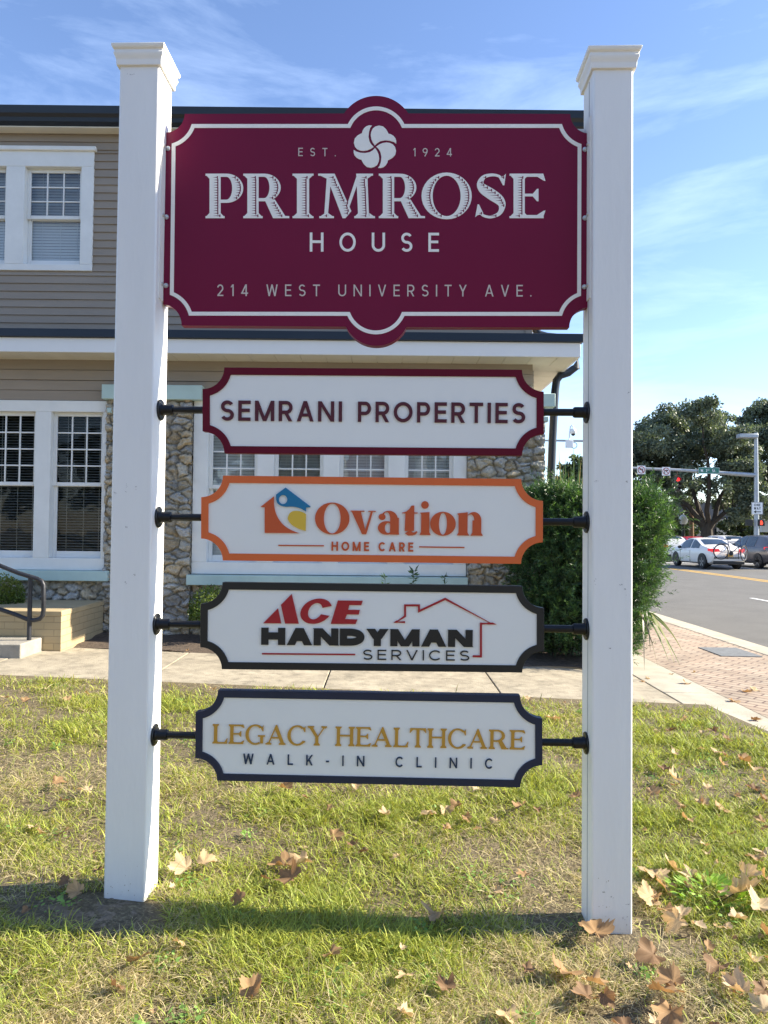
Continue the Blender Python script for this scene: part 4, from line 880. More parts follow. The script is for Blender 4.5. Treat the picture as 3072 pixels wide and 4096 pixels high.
# ------------------------------------------------------------------ grass, soil, plants
M['grass'] = leaf_mat('grass_blades', 0.55, 0.42, (1.15,1.15,0.7), 0.35)
M['leaf'] = leaf_mat('shrub_leaves', 0.42, 0.30, (1.2,1.3,0.6), 0.45)
M['oakleaf'] = leaf_mat('oak_leaves', 0.5, 0.25, (1.1,1.2,0.6), 0.35)
M['dryleaf'] = leaf_mat('dry_leaf', 0.7, 0.30, (1.1,0.9,0.6), 0.25)
def unit(v): return v/np.maximum(np.linalg.norm(v, axis=1, keepdims=True), 1e-9)
def ribbons(root, dirv, up, L, Wd, droop, col, mat_, name, parent=None):
    """curved blades of 3 sections: root -> arch towards dirv; all arrays of n"""
    n = len(root); side = unit(np.cross(dirv, np.array([0,0,1.0]))); side = side+rng.normal(0, .25, (n,3)); side = unit(side); V = np.zeros((n, 7, 3)); q = root.copy(); d = up.copy()
    for k, (w, st) in enumerate(((1.0, 0), (.95, .36), (.7, .36), (0, .34))):
        if k: 
            q = q+unit(d)*(L*st)[:, None]; d = d+dirv*droop[:, None]; d[:, 2] -= droop*.38
        if k < 3: V[:, 2*k] = q-side*(Wd*w/2)[:, None]; V[:, 2*k+1] = q+side*(Wd*w/2)[:, None]
        else: V[:, 6] = q
    b = np.arange(n)[:, None]*7
    F = np.concatenate([b+np.array([0,1,3]), b+np.array([0,3,2]), b+np.array([2,3,5]), b+np.array([2,5,4]), b+np.array([4,5,6])])
    c = np.repeat(col, 7, axis=0)
    return np_mesh(name, V.reshape(-1, 3), F, mat_, parent, col=c)
def cards(c, d, nrm, L, Wd, fold=0.0):
    """diamond leaves: base c, along d, facing nrm"""
    s = unit(np.cross(d, nrm)); V = np.zeros((len(c), 4, 3)); V[:, 0] = c; V[:, 1] = c+d*(L*.45)[:, None]+s*(Wd/2)[:, None]; V[:, 2] = c+d*L[:, None]; V[:, 3] = c+d*(L*.45)[:, None]-s*(Wd/2)[:, None]
    return V.reshape(-1, 3), np.arange(len(c)*4).reshape(-1, 4)
def randdir(n): return unit(rng.normal(0, 1, (n, 3)))
def in_lawn(x, y):
    e = LAWN_X1-.02+.08*np.sin(y*3.1)+.05*np.sin(y*11); ok = (x < e) & (y < 6.08+.05*np.sin(x*7)+.03*np.sin(x*23))
    cx, cy, rr = LAWN_X1-.5, 5.65, .55
    return ok & ~((x > cx) & (y > cy) & (np.hypot(x-cx, y-cy) > rr))
NG = 760000
u = rng.random(NG); y0, y1, pw = 1.72, 6.2, -0.35
gy = (y0**pw+u*(y1**pw-y0**pw))**(1/pw); gx = (rng.random(NG)*2-1)*(0.60*gy+0.75)
P2 = np.stack([gx, gy], 1)
patch = fbm(P2*1.3, 3, 4); fine = fbm(P2*5, 8, 3); bare = fbm(P2*2.6, 17, 3)
md = ((gx-MOUND[0]-.06)/.22)**2+((gy-MOUND[1]-.0)/.12)**2+2.6*(fine-.5)
rp_ = ((gx-RX1-.05)/.20)**2+((gy-2.42)/.14)**2
inpost = ((gx > LX0-.01) & (gx < LX1+.01) & (gy > 2.45) & (gy < 2.66)) | ((gx > RX0-.01) & (gx < RX1+.01) & (gy > 2.41) & (gy < 2.62))
dens = np.clip(.60+1.6*(fine-.42), .30, 1)*np.clip(2.6*(bare-.30), .25, 1)
keep = in_lawn(gx, gy) & ~inpost & (rng.random(NG) < dens) & ((md > 1) | (rng.random(NG) < .05)) & ((rp_ > 1) | (rng.random(NG) < .12))
gx, gy, patch, fine = gx[keep], gy[keep], patch[keep], fine[keep]; n = len(gx)
green = np.clip(.60+1.9*(patch-.49)-.55*np.clip((2.42-gy)/.40, 0, 1)*np.clip(1.5-np.abs(gx), .4, 1)+.08*np.clip(np.abs(gx+.2)-.4, -1, 2), .16, .95)
isg = rng.random(n) < green
far = np.clip((gy-2.2)/4, 0, 1)
az = rng.random(n)*2*PI; dirv = np.stack([np.cos(az), np.sin(az), np.zeros(n)], 1)
lean = np.where(isg, rng.uniform(.25, 1.15, n), rng.uniform(.85, 1.55, n)); upv = np.stack([np.sin(lean)*np.cos(az), np.sin(lean)*np.sin(az), np.cos(lean)], 1)
L = np.where(isg, rng.uniform(.022, .07, n), rng.uniform(.02, .065, n))*(1+.25*far)*(.45+1.15*fine)*np.where(rng.random(n) < .02, 1.7, 1); Wd = np.where(isg, rng.uniform(.0020, .0042, n), rng.uniform(.0011, .0023, n))*(1+.8*far)
rv = rng.random((n, 1)); gcol = np.array([.34,.41,.085])*(.38+1.0*rv)+np.array([.16,.09,.0])*rng.random((n,1))**2; scol = np.array([.78,.66,.40])*(.35+.75*rv)
col = np.where(isg[:, None], gcol, scol); root = np.stack([gx, gy, lz(gx, gy)-.004], 1); root[:, 2] += np.where(isg, 0, rng.uniform(0, .022, n))
o = ribbons(root, dirv, upv, L, Wd, rng.uniform(.15, .75, n), col, M['grass'], 'grass'); o['kind'] = 'stuff'

# small broad-leaved ground cover between the blades
nw = 90; wx = rng.uniform(-3.6, 2.6, nw*2); wy = (1.85**-.3+rng.random(nw*2)*(6.0**-.3-1.85**-.3))**(1/-.3); ok = in_lawn(wx, wy) & (np.abs(wx) < .62*wy+.2); wx, wy = wx[ok][:nw], wy[ok][:nw]
c_ = []; 
for x, y in zip(wx, wy):
    k = rng.integers(12, 46); a = rng.random(k)*6.28; r_ = rng.random(k)**.6*rng.uniform(.03, .10); c_.append(np.stack([x+r_*np.cos(a), y+r_*np.sin(a), rng.uniform(.008, .035, k)], 1))
c_ = np.concatenate(c_); c_[:, 2] += lz(c_[:, 0], c_[:, 1]); k = len(c_); V, F4 = cards(c_, unit(randdir(k)*np.array([1,1,.25])+np.array([0,0,.2])), unit(np.array([0,0,1.])+.6*randdir(k)), rng.uniform(.010, .026, k), rng.uniform(.007, .015, k))
o = np_mesh('ground_cover', V, F4, M['grass'], col=np.repeat(np.array([.24,.40,.10])*(.6+.7*rng.random((k, 1))), 4, 0)); o['kind'] = 'stuff'
# a mound of bare sand round the foot of the left post
def mnd(x, y): return lz(x, y)+.013*np.exp(-(((x-MOUND[0]+.02)/.24)**2+((y-MOUND[1]+.0)/.13)**2)**1.0)-.011+.016*(fbm(np.stack([x*28, y*28], 1), 5, 4)-.5)+.006*(fbm(np.stack([x*90, y*90], 1), 6, 2)-.5)
xs = np.linspace(MOUND[0]-.42, MOUND[0]+.46, 110); ys = np.linspace(MOUND[1]-.30, MOUND[1]+.26, 80)
grid('sand_mound', xs, ys, mnd, mat('sandy_soil', (0.20,0.155,0.105), 0.95, var=0.45, scale=45, bump=1.0, bscale=110))

def shoots(base, axis, Ls, per, nl, nw, spread):
    n = len(base); t = np.tile(np.linspace(.05, 1, per), n); B = np.repeat(base, per, 0); A = np.repeat(axis, per, 0); Lr = np.repeat(Ls, per)
    r = randdir(n*per); r = unit(r-A*(r*A).sum(1, keepdims=True)); sp_ = (spread*(1-.45*t))[:, None]
    d = unit(A*(1-sp_*.75)+r*sp_); c = B+A*(Lr*t)[:, None]
    return c, d, unit(np.cross(d, randdir(n*per))), nl*rng.uniform(.7, 1.15, n*per)*(1-.25*t), nw*rng.uniform(.8, 1.2, n*per), t
# clipped evergreen hedge with needle-like leaves
hg = empty('hedge_shrub', (2.3, 8.4, 0), 0, 'tall dense dark green needle-leaved shrub at the house corner behind the right post', 'shrub')
ns = 6200
th = rng.random(ns)*2*PI; zz = rng.random(ns)**.85*1.78; 
def hedge_xy(th, z, k):
    sx = .66+.22*np.clip(z/1.5, 0, 1); cxx = 2.22+.16*np.clip(z/1.5, 0, 1); p = .62
    wob = 1+.10*(fbm(np.stack([th*2.2, z*3], 1), 4, 3)-.5)
    rt = 1-.30*np.clip((z-1.45)/.35, 0, 1)**2
    return cxx+sx*np.sign(np.cos(th))*np.abs(np.cos(th))**p*k*wob*rt, 8.42+.72*np.sign(np.sin(th))*np.abs(np.sin(th))**p*k*wob*rt
kk = np.where(rng.random(ns) < .72, rng.uniform(.86, 1.0, ns), rng.uniform(.3, .9, ns)); topm = rng.random(ns) < .30
zz = np.where(topm, 1.52+.10*rng.random(ns)+.20*fbm(np.stack([th*3, kk*5], 1), 2), zz); kk = np.where(topm, np.sqrt(rng.random(ns))*.97, kk)
hx, hy = hedge_xy(th, zz, kk); base = np.stack([hx, hy, zz+.08], 1); outw = np.stack([np.cos(th), np.sin(th), np.zeros(ns)], 1)
ax = unit(outw*np.where(topm, .25, .75)[:, None]+np.array([0,0,1.])*np.where(topm, 1.1, .55)[:, None]+rng.normal(0, .42, (ns, 3)))
c, d, nn, l, w, t = shoots(base, ax, np.where(rng.random(ns) < .06, .34, rng.uniform(.09, .20, ns)), 24, .070, .0085, .85)
V, F4 = cards(c, d, nn, l, w); tip = np.repeat(t, 4)[:, None]; young = np.repeat(np.repeat((rng.random(ns) < .30), 24), 4)[:, None]
cl = np.array([.035,.075,.028])*(.7+.7*np.repeat(rng.random((len(c), 1)), 4, 0)); cl = np.where(young, cl*(1+1.1*tip)+np.array([.05,.06,.0])*tip, cl*(1+.35*tip))
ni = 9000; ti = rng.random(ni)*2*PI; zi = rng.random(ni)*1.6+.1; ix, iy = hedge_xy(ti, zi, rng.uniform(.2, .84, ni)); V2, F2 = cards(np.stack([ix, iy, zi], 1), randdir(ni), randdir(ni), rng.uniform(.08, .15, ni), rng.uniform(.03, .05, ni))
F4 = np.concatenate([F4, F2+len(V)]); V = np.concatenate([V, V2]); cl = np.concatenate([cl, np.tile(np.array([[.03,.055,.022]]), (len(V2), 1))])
np_mesh('foliage', V, F4, M['leaf'], hg, col=cl).location = -hg.location
m = MB()
for k in range(9):
    a = random.uniform(0, 2*PI); bx, by = 2.22+.2*math.cos(a), 8.42+.2*math.sin(a); m.tube([(bx,by,-.1),(bx+.12*math.cos(a),by+.12*math.sin(a),.7),(bx+.4*math.cos(a),by+.4*math.sin(a),1.7)], [.025,.02,.008], 7)
m.build('stem', M['bark'], hg).location = -hg.location

def round_shrub(name, label, c, r, n, lsize, colr, hi, group=None):
    s = empty(name, (c[0], c[1], c[2]-r[2]), 0, label, 'shrub', group)
    d = randdir(n); d[:, 2] = np.abs(d[:, 2])*1.0-.35; d = unit(d); k = np.where(rng.random(n) < .7, rng.uniform(.82, 1.05, n), rng.uniform(.3, .85, n)); lump = 1+.30*(fbm(np.stack([np.arctan2(d[:,1], d[:,0])*2.5, d[:,2]*4], 1), 6, 3)-.5)
    p = np.array(c)+d*np.array(r)*(k*lump)[:, None]; ld = unit(d*.6+randdir(n)+np.array([0,0,.4])); V, F4 = cards(p, ld, unit(d+randdir(n)*.8), lsize*rng.uniform(.6, 1.3, n), lsize*.62*rng.uniform(.7, 1.2, n))
    mixv = (np.clip(d[:, 2]*.9+.2, 0, 1)*rng.random(n))[:, None]; cl = np.array(colr)*(1-mixv)+np.array(hi)*mixv; cl = cl*(.7+.6*rng.random((n, 1)))  # leaves lighter towards the top: sunlight put into their colour
    np_mesh('foliage', V, F4, M['leaf'], s, col=np.repeat(cl, 4, 0)).location = -s.location
    m = MB()
    for q in range(6):
        a = q*1.05; m.tube([(c[0]+.03*math.cos(a), c[1]+.03*math.sin(a), c[2]-r[2]-.25), (c[0]+.5*r[0]*math.cos(a), c[1]+.5*r[1]*math.sin(a), c[2]+r[2]*.4)], [.012,.004], 6)
    m.build('stem', M['twig'], s).location = -s.location
    return s
p = at16(452, 1318, 8.2); round_shrub('boxwood_shrub', 'small rounded yellow-green boxwood behind the black-bordered panel', (p.x+.02, 8.2, p.z-.02), (.24,.24,.28), 4200, .028, (.07,.12,.02), (.22,.27,.05), 'small boxwood shrubs')
p = at16(10, 1287, 8.15); round_shrub('boxwood_shrub', 'small rounded boxwood on the tan block behind the handrail', (p.x-.05, 8.15, p.z-.02), (.26,.22,.24), 4200, .028, (.08,.13,.02), (.26,.27,.06), 'small boxwood shrubs')

def sprig(name, label, px, py, Y, zb, n, lsz, colr, group, bend=.0):
    p = at16(px, py, Y); s = empty(name, (p.x, Y, zb), 0, label, 'plant', group); m = MB(); m.tube([(p.x+bend, Y, zb-.05), (p.x+bend*.4, Y, (zb+p.z)/2), (p.x, Y, p.z)], [.006,.005,.002], 6); m.build('stem', M['twig'], s).location = -s.location
    t = 1-rng.random(n)**1.6*.45; c = np.stack([p.x+bend*(1-t)*.5+rng.normal(0, .01, n), Y+rng.normal(0, .01, n), zb+(p.z-zb)*t], 1); d = randdir(n); d[:, 2] = np.abs(d[:, 2])*.6+.1; d = unit(d)
    V, F4 = cards(c, d, unit(np.cross(d, randdir(n))), lsz*rng.uniform(.6, 1.2, n), lsz*.28*np.ones(n)); cl = np.array(colr)*(.7+.6*rng.random((n, 1)))
    np_mesh('leaves', V, F4, M['leaf'], s, col=np.repeat(cl, 4, 0)).location = -s.location
sprig('garden_weed', 'pale green weed tip just above the black-bordered panel, nearest the boxwood', 832, 1246, 8.15, .05, 26, .07, (.20,.30,.12), 'weed tips below the mint sill')
sprig('garden_weed', 'feathery dark weed tip in front of the mint sill, middle of three', 893, 1232, 8.15, .05, 40, .09, (.07,.13,.06), 'weed tips below the mint sill')
sprig('garden_weed', 'small dark weed tip near the right end of the mint sill', 961, 1242, 8.15, .05, 30, .07, (.06,.11,.05), 'weed tips below the mint sill')

def blade_plant(name, label, tips, base, wd, colr, cat, sag=.25):
    s = empty(name, base, 0, label, cat); V = []; F_ = []; C_ = []
    for tp, c in tips:
        b = Vector(base)+Vector((random.uniform(-.06,.06), random.uniform(-.06,.06), 0)); tp = Vector(tp); mid = (b+tp)/2+Vector((0, 0, sag*(tp-b).length)); ns_ = 9; n0 = len(V)
        for i in range(ns_+1):
            t = i/ns_; q = b*(1-t)**2+mid*2*t*(1-t)+tp*t*t; tg = ((mid-b)*(1-t)+(tp-mid)*t).normalized(); sd2 = tg.cross(Vector((.25,-1,.2))).normalized()*wd/2*(1-t**3)*(.55+.45*min(1, t*3)); V += [q-sd2, q+sd2]; C_ += [c, c]
            if i < ns_: F_.append((n0+2*i, n0+2*i+1, n0+2*i+3, n0+2*i+2))
    o = np_mesh('blades', np.array([tuple(v) for v in V]), np.array(F_), M['leaf'], s, col=np.array(C_)); o.location = -s.location; return s
gr_, ye_ = (.09,.15,.04), (.33,.26,.10)
tips = [(at16(a, b, 9.3), random.choice((gr_, gr_, ye_))) for a, b in ((1207,968),(1221,985),(1234,1000),(1239,962),(1253,972),(1275,978),(1290,990),(1201,990),(1217,1005),(1262,1003),(1240,1015),(1300,1005),(1228,1015),(1270,1015),(1196,1000),(1256,985),(1283,1020))]
blade_plant('tall_grass_plant', 'tall strappy plant with green and yellowed blades rising behind the needle-leaved shrub by the downspout', tips, (2.45, 9.3, -.05), .045, gr_, 'plant', sag=.05)
pb = at16(1392, 1322, 7.75)
tips = [(at16(a, b, Y), c) for a, b, Y, c in ((1475,1408,7.5,(.24,.26,.08)),(1470,1440,7.4,(.12,.18,.04)),(1458,1436,7.3,(.30,.30,.12)),(1445,1430,7.35,(.10,.16,.04)),(1432,1398,7.4,(.2,.22,.07)),(1405,1410,7.5,(.05,.06,.03)),(1392,1450,7.4,(.05,.05,.03)),(1421,1440,7.3,(.16,.12,.06)),(1450,1370,7.6,(.1,.17,.04)),(1437,1350,7.6,(.1,.17,.04)))]
blade_plant('palm_plant', 'drooping palm fronds hanging out from under the needle-leaved shrub over the pavement', tips, tuple(pb), .022, gr_, 'plant', sag=.22)

def star_leaf(seed):
    """dry lobed leaf: outline of five pointed lobes, cupped and curled; unit size"""
    g = random.Random(seed); lobes = [(90, 1.0), (35, .88), (145, .9), (-20, .58), (200, .6)]; n = 56; out = []
    for i in range(n):
        a = 360*i/n-90; r = .42
        for la, ll in lobes:
            dlt = abs((a-la+180) % 360-180); r = max(r, ll*max(0, 1-(dlt/52)**1.6)+.14)
        if abs((a+90+180) % 360-180) < 14: r *= .35
        r *= 1+.08*math.sin(i*2.9+seed)+g.uniform(-.09, .07)-(.3 if (seed % 4 == 1 and 20 < i < 28) else 0); out.append((r*math.cos(R(a)), r*math.sin(R(a))))
    cu = g.uniform(.25, 1.0); cv = g.uniform(-.35, .6); tw = g.uniform(-.7, .7); ph = g.uniform(0, 6); V = []; K = (.0, .33, .66, 1.0)
    for k in K:
        for x, y in (out if k else [(0, -.05)]):
            x, y = x*k, y*k; V.append((x*(1-.22*cu*abs(x)), y, cu*(abs(x)*.45+x*x*.4)+cv*y*y*.8+tw*x*y+.10*math.sin(5*math.atan2(y, x)+ph)*k*k))
    Fc = [(0, 1+i, 1+(i+1) % n) for i in range(n)]
    for q in range(2):
        o0 = 1+q*n; Fc += [(o0+i, o0+n+i, o0+n+(i+1) % n, o0+(i+1) % n) for i in range(n)]
    st = len(V); V += [(-.012,-.1,.0),(.012,-.1,.0),(.05,-.75,.10),(.03,-.76,.10)]; Fc.append((st, st+1, st+2, st+3))
    me = bpy.data.meshes.new('fallen_leaf'); me.from_pydata(V, [], Fc); me.update(); me.polygons.foreach_set('use_smooth', [True]*len(me.polygons))
    a = me.color_attributes.new('tint', 'FLOAT_COLOR', 'POINT'); b = [(.46,.31,.165),(.53,.39,.225),(.37,.235,.12),(.57,.44,.28),(.25,.155,.085)][seed % 5]
    for i, v in enumerate(V):
        vein = min(abs((math.degrees(math.atan2(v[1], v[0]))-la+180) % 360-180) for la, _ in lobes); f = (1.18 if vein < 4 else 1)*g.uniform(.82, 1.12); a.data[i].color = (b[0]*f, b[1]*f, b[2]*f, 1)
    me.materials.append(M['dryleaf']); return me
LM = [star_leaf(k) for k in range(15)]
def drop_leaf(x, y, size, tilt=.35, label=None, zoff=.040, k=None, yaw=None):
    o = bpy.data.objects.new('fallen_leaf', LM[random.randrange(15) if k is None else k]); COL.objects.link(o)
    z = lz(np.array([x]), np.array([y]))[0]
    if y > 6.1: z = wz(x, y)-.012
    if x > 2.45: z = bz(x, y)-.018
    o.location = (x, y, z+zoff); o.scale = (size,)*3; o.rotation_euler = (random.gauss(0, tilt), random.gauss(0, tilt), random.uniform(0, 6.28) if yaw is None else yaw)
    return tag(o, label or 'small dry brown leaf lying loose among the others', 'leaf', 'dry leaves fallen on the grass')
BIG = [   # x, y in the 1659 wide view, size in m, label
 (1287,2033,.085,'large curled brown leaf leaning against the foot of the right post'),
 (612,1884,.082,'brown leaf on top of the small heap between the posts, nearest the left post'),
 (655,1878,.090,'broad tan leaf at the right of the small heap between the posts'),
 (630,1912,.084,'dark brown leaf under the small heap between the posts'),
 (402,1890,.066,'orange-brown leaf just right of the left post, paler of a touching pair'),
 (440,1878,.060,'tan leaf of the touching pair right of the left post, farther from the post'),
 (858,1860,.034,'thin tan leaf lying alone below the gold-lettered panel towards the right'),
 (613,1712,.065,'brown upright leaf under the bottom edge of the navy-bordered panel'),
 (190,1717,.055,'tan leaf in the green grass left of the left post, palest of the group there'),
 (120,1700,.055,'wide flat brown leaf farthest out in the grass left of the left post'),
 (137,1740,.040,'dark red-brown leaf below the wide flat one left of the left post'),
 (72,1797,.034,'tiny pale leaf near the left edge of the grass'),
 (930,1770,.060,'folded tan leaf under the navy-bordered panel, left of the overlapping brown pair'),
 (962,1758,.052,'long tan leaf between the folded leaf and the brown pair under the navy-bordered panel'),
 (990,1752,.055,'brown leaf with raised lobes of the pair under the navy-bordered panel'),
 (1030,1712,.048,'pale curled leaf right under the lower edge of the navy-bordered panel'),
 (1126,1752,.055,'brown folded leaf below the right end of the navy-bordered panel'),
 (1160,1756,.032,'small dark leaf beside the folded one below the right end of the navy-bordered panel'),
 (1072,1783,.042,'brown leaf standing on edge between the brown pair and the right post'),
 (1036,1800,.034,'tiny cream leaf below the standing brown leaf'),
 (836,1770,.042,'pale leaf in the middle of the lawn under the navy-bordered panel'),
 (762,1836,.042,'dark leaf in the grass between the heap and the lone thin leaf'),
 (790,1850,.038,'orange leaf beside the dark one in the middle of the lawn'),
 (1134,1900,.040,'brown upright leaf in the shade near the right post'),
 (714,2075,.050,'brown leaf in the dry foreground grass, left of centre'),
 (878,2122,.055,'tan leaf in the dry foreground grass, right of centre'),
 (1212,2115,.075,'large folded brown leaf in the foreground left of the right post'),
 (1138,2110,.034,'small dark leaf beside the large folded one in the foreground'),
 (965,2150,.050,'dark brown leaf near the bottom of the grass, centre right'),
 (1405,1952,.070,'tan leaf right of the right post, nearest the post'),
 (1415,1905,.085,'large tan leaf on the bare soil beside the right post'),
 (1600,1945,.090,'large pale leaf beside the green weed at the right edge'),
 (1640,1975,.080,'brown leaf overlapping the large pale one at the right edge'),
 (1610,1905,.070,'pale leaf above the green weed at the right edge'),
 (1430,2160,.080,'heap-topping leaf in the lower right corner of the grass'),
 (1455,2140,.065,'brown leaf behind the lower right heap'),
 (1270,2170,.055,'dark curled leaf at the bottom under the right post'),
 (1520,1745,.050,'tan leaf in the middle of the right lawn'),
 (1530,1712,.045,'brown curled leaf in the right lawn above the tan one'),
 (460,1493,.050,'tan leaf standing in the grass edge above the navy-bordered panel'),
 (1245,1730,.045,'brown leaf left of the right post at the height of the lowest panel'),
 (405,1405,.030,None),(519,1958,.05,'dark brown leaf in the shade right of the left post'),(145,1915,.034,'dark red leaf in the shade left of the sand mound'),(710,1755,.034,None)]
for px, py, sz, lb in BIG:
    k = 3072/1659; z = 0.0
    for _ in range(6):
        q = hit_z(px*k, py*k, z+.02); z = float(lz(np.array([q.x]), np.array([q.y]))[0])
    t_ = lb or ''; kc = 4 if 'dark' in t_ else 3 if ('pale' in t_ or 'cream' in t_) else 1 if 'tan' in t_ else 0 if 'orange' in t_ else 2
    drop_leaf(q.x, q.y, sz*.80, .24, lb, zoff=.036+.14*sz, k=kc+5*random.randrange(3))
cnt = 0
while cnt < 200:
    y = (1.9**-.2+random.random()*(6.0**-.2-1.9**-.2))**-5; x = random.uniform(-.6*y, .62*y)
    wgt = .10+.9*min(1, max(0, (x-.3*y)/(.12*y))) if y < 5 else .25+.75*(x > .5)
    if random.random() > wgt or not in_lawn(np.array([x]), np.array([y]))[0]: continue
    if (LX0-.03 < x < LX1+.03 or RX0-.03 < x < RX1+.03) and 2.38 < y < 2.68: continue
    drop_leaf(x, y, random.choice((.012,.016,.022,.028,.034,.042,.05))*random.uniform(.85,1.2), .34); cnt += 1
for px, py, sz in ((1484,1480,.05),(1630,1495,.07),(1610,1497,.06),(1587,1520,.06),(1630,1560,.05),(1390,1478,.03),(1400,1470,.03),(1450,1460,.03),(1500,1455,.03)):
    q = hit_z(px*3072/1659, py*3072/1659, -.08); drop_leaf(q.x, q.y, sz, .3, 'dry curled leaf lying on the paved walk', zoff=.02)
# broad-leaved weed by the right post
q = hit_z(1530*3072/1659, 1985*3072/1659, 0); wd = empty('lawn_weed', (q.x, q.y, lz(np.array([q.x]), np.array([q.y]))[0]), 0, 'bright green broad-leaved weed in the lawn right of the right post', 'plant')
n = 170; a = rng.random(n)*2*PI; rr = rng.random(n)**.6*.12; c = np.stack([q.x+rr*np.cos(a)*1.2, q.y+rr*np.sin(a), wd.location.z+.02+rng.random(n)*.07*(1.2-rr/.12)], 1); d = unit(np.stack([np.cos(a), np.sin(a), rng.uniform(.1, .9, n)], 1)); nn = unit(np.array([0,0,1.])+randdir(n)*.5)
V, F4 = cards(c, d, nn, rng.uniform(.025, .05, n), rng.uniform(.012, .02, n)); np_mesh('leaves', V, F4, M['leaf'], wd, col=np.repeat(np.array([.26,.42,.05])*(.7+.5*rng.random((n,1))), 4, 0)).location = -wd.location
m = MB()
for k in range(9): b = k*.7; m.tube([(q.x, q.y, wd.location.z-.02), (q.x+.09*math.cos(b), q.y+.08*math.sin(b), wd.location.z+.06)], [.003,.0015], 5)
m.build('stem', M['twig'], wd).location = -wd.location
# ------------------------------------------------------------------ trees
def tree(name, label, base, limbs, blobs, per, lsize, colr, hi, seed, group=None, cat='tree', trunk_r=.5):
    """limbs: list of point lists; blobs: (centre, radius) of leafy masses"""
    g = np.random.default_rng(seed); t = empty(name, base, 0, label, cat, group); C_ = []; O_ = []
    for (bc, br) in blobs:
        nsub = max(6, int(11*br)); 
        for _ in range(nsub):
            d = g.normal(0, 1, 3); d /= np.linalg.norm(d); sc = np.array(bc)+d*br*g.uniform(.45, 1.0)*np.array([1, 1, .85]); sr = br*g.uniform(.26, .48)
            k = int(per*(sr/.8)**2); dd = g.normal(0, 1, (k, 3)); dd /= np.linalg.norm(dd, axis=1, keepdims=True); C_.append(sc+dd*(sr*g.random(k)**.45)[:, None]*np.array([1.15, 1.15, .75])); O_.append(np.full(k, g.random()))
    c = np.concatenate(C_); tone = np.concatenate(O_); n = len(c); d = unit(g.normal(0, 1, (n, 3))); V, F4 = cards(c, d, unit(g.normal(0, 1, (n, 3))), lsize*g.uniform(.6, 1.3, n), lsize*.55*g.uniform(.7, 1.3, n))
    m_ = (tone*.6+.5*g.random(n)**2)[:, None]; cl = (np.array(colr)*(1-m_)+np.array(hi)*m_)*(.7+.6*g.random((n, 1)))
    np_mesh('crown', V, F4, M['oakleaf'], t, col=np.repeat(cl, 4, 0)).location = -t.location
    m = MB()
    for pts, r0, r1 in limbs:
        k = len(pts); m.tube(pts, [r0+(r1-r0)*i/(k-1) for i in range(k)], 9)
    m.build('trunk', M['bark'], t, smooth=True).location = -t.location
    return t
def grow(base, targets, r0, seed):
    g = random.Random(seed); L = []; b = Vector(base); f = b+Vector((0, 0, 1.9)); L.append(([b-Vector((0,0,.5)), b+Vector((g.uniform(-.08,.08),0,.8)), b+Vector((0,0,1.6)), f+Vector((0,0,.5))], r0*1.25, r0*.8))
    for tg in targets:
        tg = Vector(tg); s = b+Vector((g.uniform(-.25,.25), g.uniform(-.2,.2), g.uniform(1.6, 2.1))); pts = []
        for i in range(8):
            q = i/7; p = s.lerp(tg, q); p += Vector((g.uniform(-.25,.25), g.uniform(-.25,.25), (.25*math.sin(PI*q))*(tg-s).length*.10+g.uniform(-.15,.15)))*(1 if 0 < i < 7 else 0); pts.append(p)
        L.append((pts, r0*g.uniform(.42, .6), .03))
        for _ in range(3):
            q = g.uniform(.4, .85); s2 = pts[int(q*7)]; e = s2+Vector((g.uniform(-1.6,1.6), g.uniform(-1.2,1.2), g.uniform(.4,1.8))); L.append(([s2, s2.lerp(e, .5)+Vector((0,0,.15)), e], .07, .02))
    return L
def blobs_px(lst, Y, seed, dy=3.5):
    g = random.Random(seed); out = []
    for x, y, r in lst:
        p = at16(x, y, Y+g.uniform(-dy, dy)); out.append(((p.x, p.y, p.z), r*Y/1540))
    return out
OKY = 60.0
crown_leaf = .27
b1 = [(1360,990,44),(1395,955,46),(1330,1010,40),(1410,1000,44),(1440,920,44),(1480,925,46),(1515,893,38),(1545,925,42),(1535,900,30),(1470,980,50),(1520,970,50),(1570,950,42),(1590,985,44),(1385,1040,38),(1430,1040,36),(1350,1055,36),(1495,1030,30),(1600,1020,42),(1620,1060,40),(1590,1085,34),(1300,1040,40),(1450,1075,26),(1405,1078,26),(1640,1100,34),(1370,1090,24),(1420,960,40),(1560,1050,24),(1400,920,26)]
b1 += [(1600,960,34),(1598,1005,38),(1612,1055,36),(1588,935,22),(1420,1095,26),(1475,1062,28),(1522,1050,28),(1562,1085,26),(1582,1115,24),(1450,1112,20),(1500,1085,18),(1610,1120,24)]
B1 = blobs_px(b1, OKY, 5)
base1 = at16(1527, 1168, OKY); base1.z = ROAD_Z+.1
tree('oak_tree', 'broad dark live oak spreading over the junction, its trunk behind the white car', tuple(base1), grow(base1, [b[0] for b in (B1[0], B1[4], B1[6], B1[9], B1[12], B1[14], B1[18])], .50, 3), B1, 330, .27, (.065,.088,.070), (.20,.235,.155), 21, 'trees beyond the junction')  # leaf colours raised to grey-green in place of haze, next oak too
b2 = [(1640,905,38),(1670,890,40),(1625,945,34),(1660,950,46),(1700,930,46),(1720,985,46),(1650,1000,38),(1690,1030,44),(1745,960,50),(1610,915,22),(1740,1050,46),(1680,1085,36),(1720,1105,34)]
B2 = blobs_px(b2, 72, 6); base2 = at16(1700, 1168, 72); base2.z = ROAD_Z+.1
tree('oak_tree', 'second live oak at the right edge of the view behind the signal pole', tuple(base2), grow(base2, [b[0] for b in B2[:5]], .45, 4), B2, 300, .30, (.065,.088,.070), (.20,.235,.155), 22, 'trees beyond the junction')
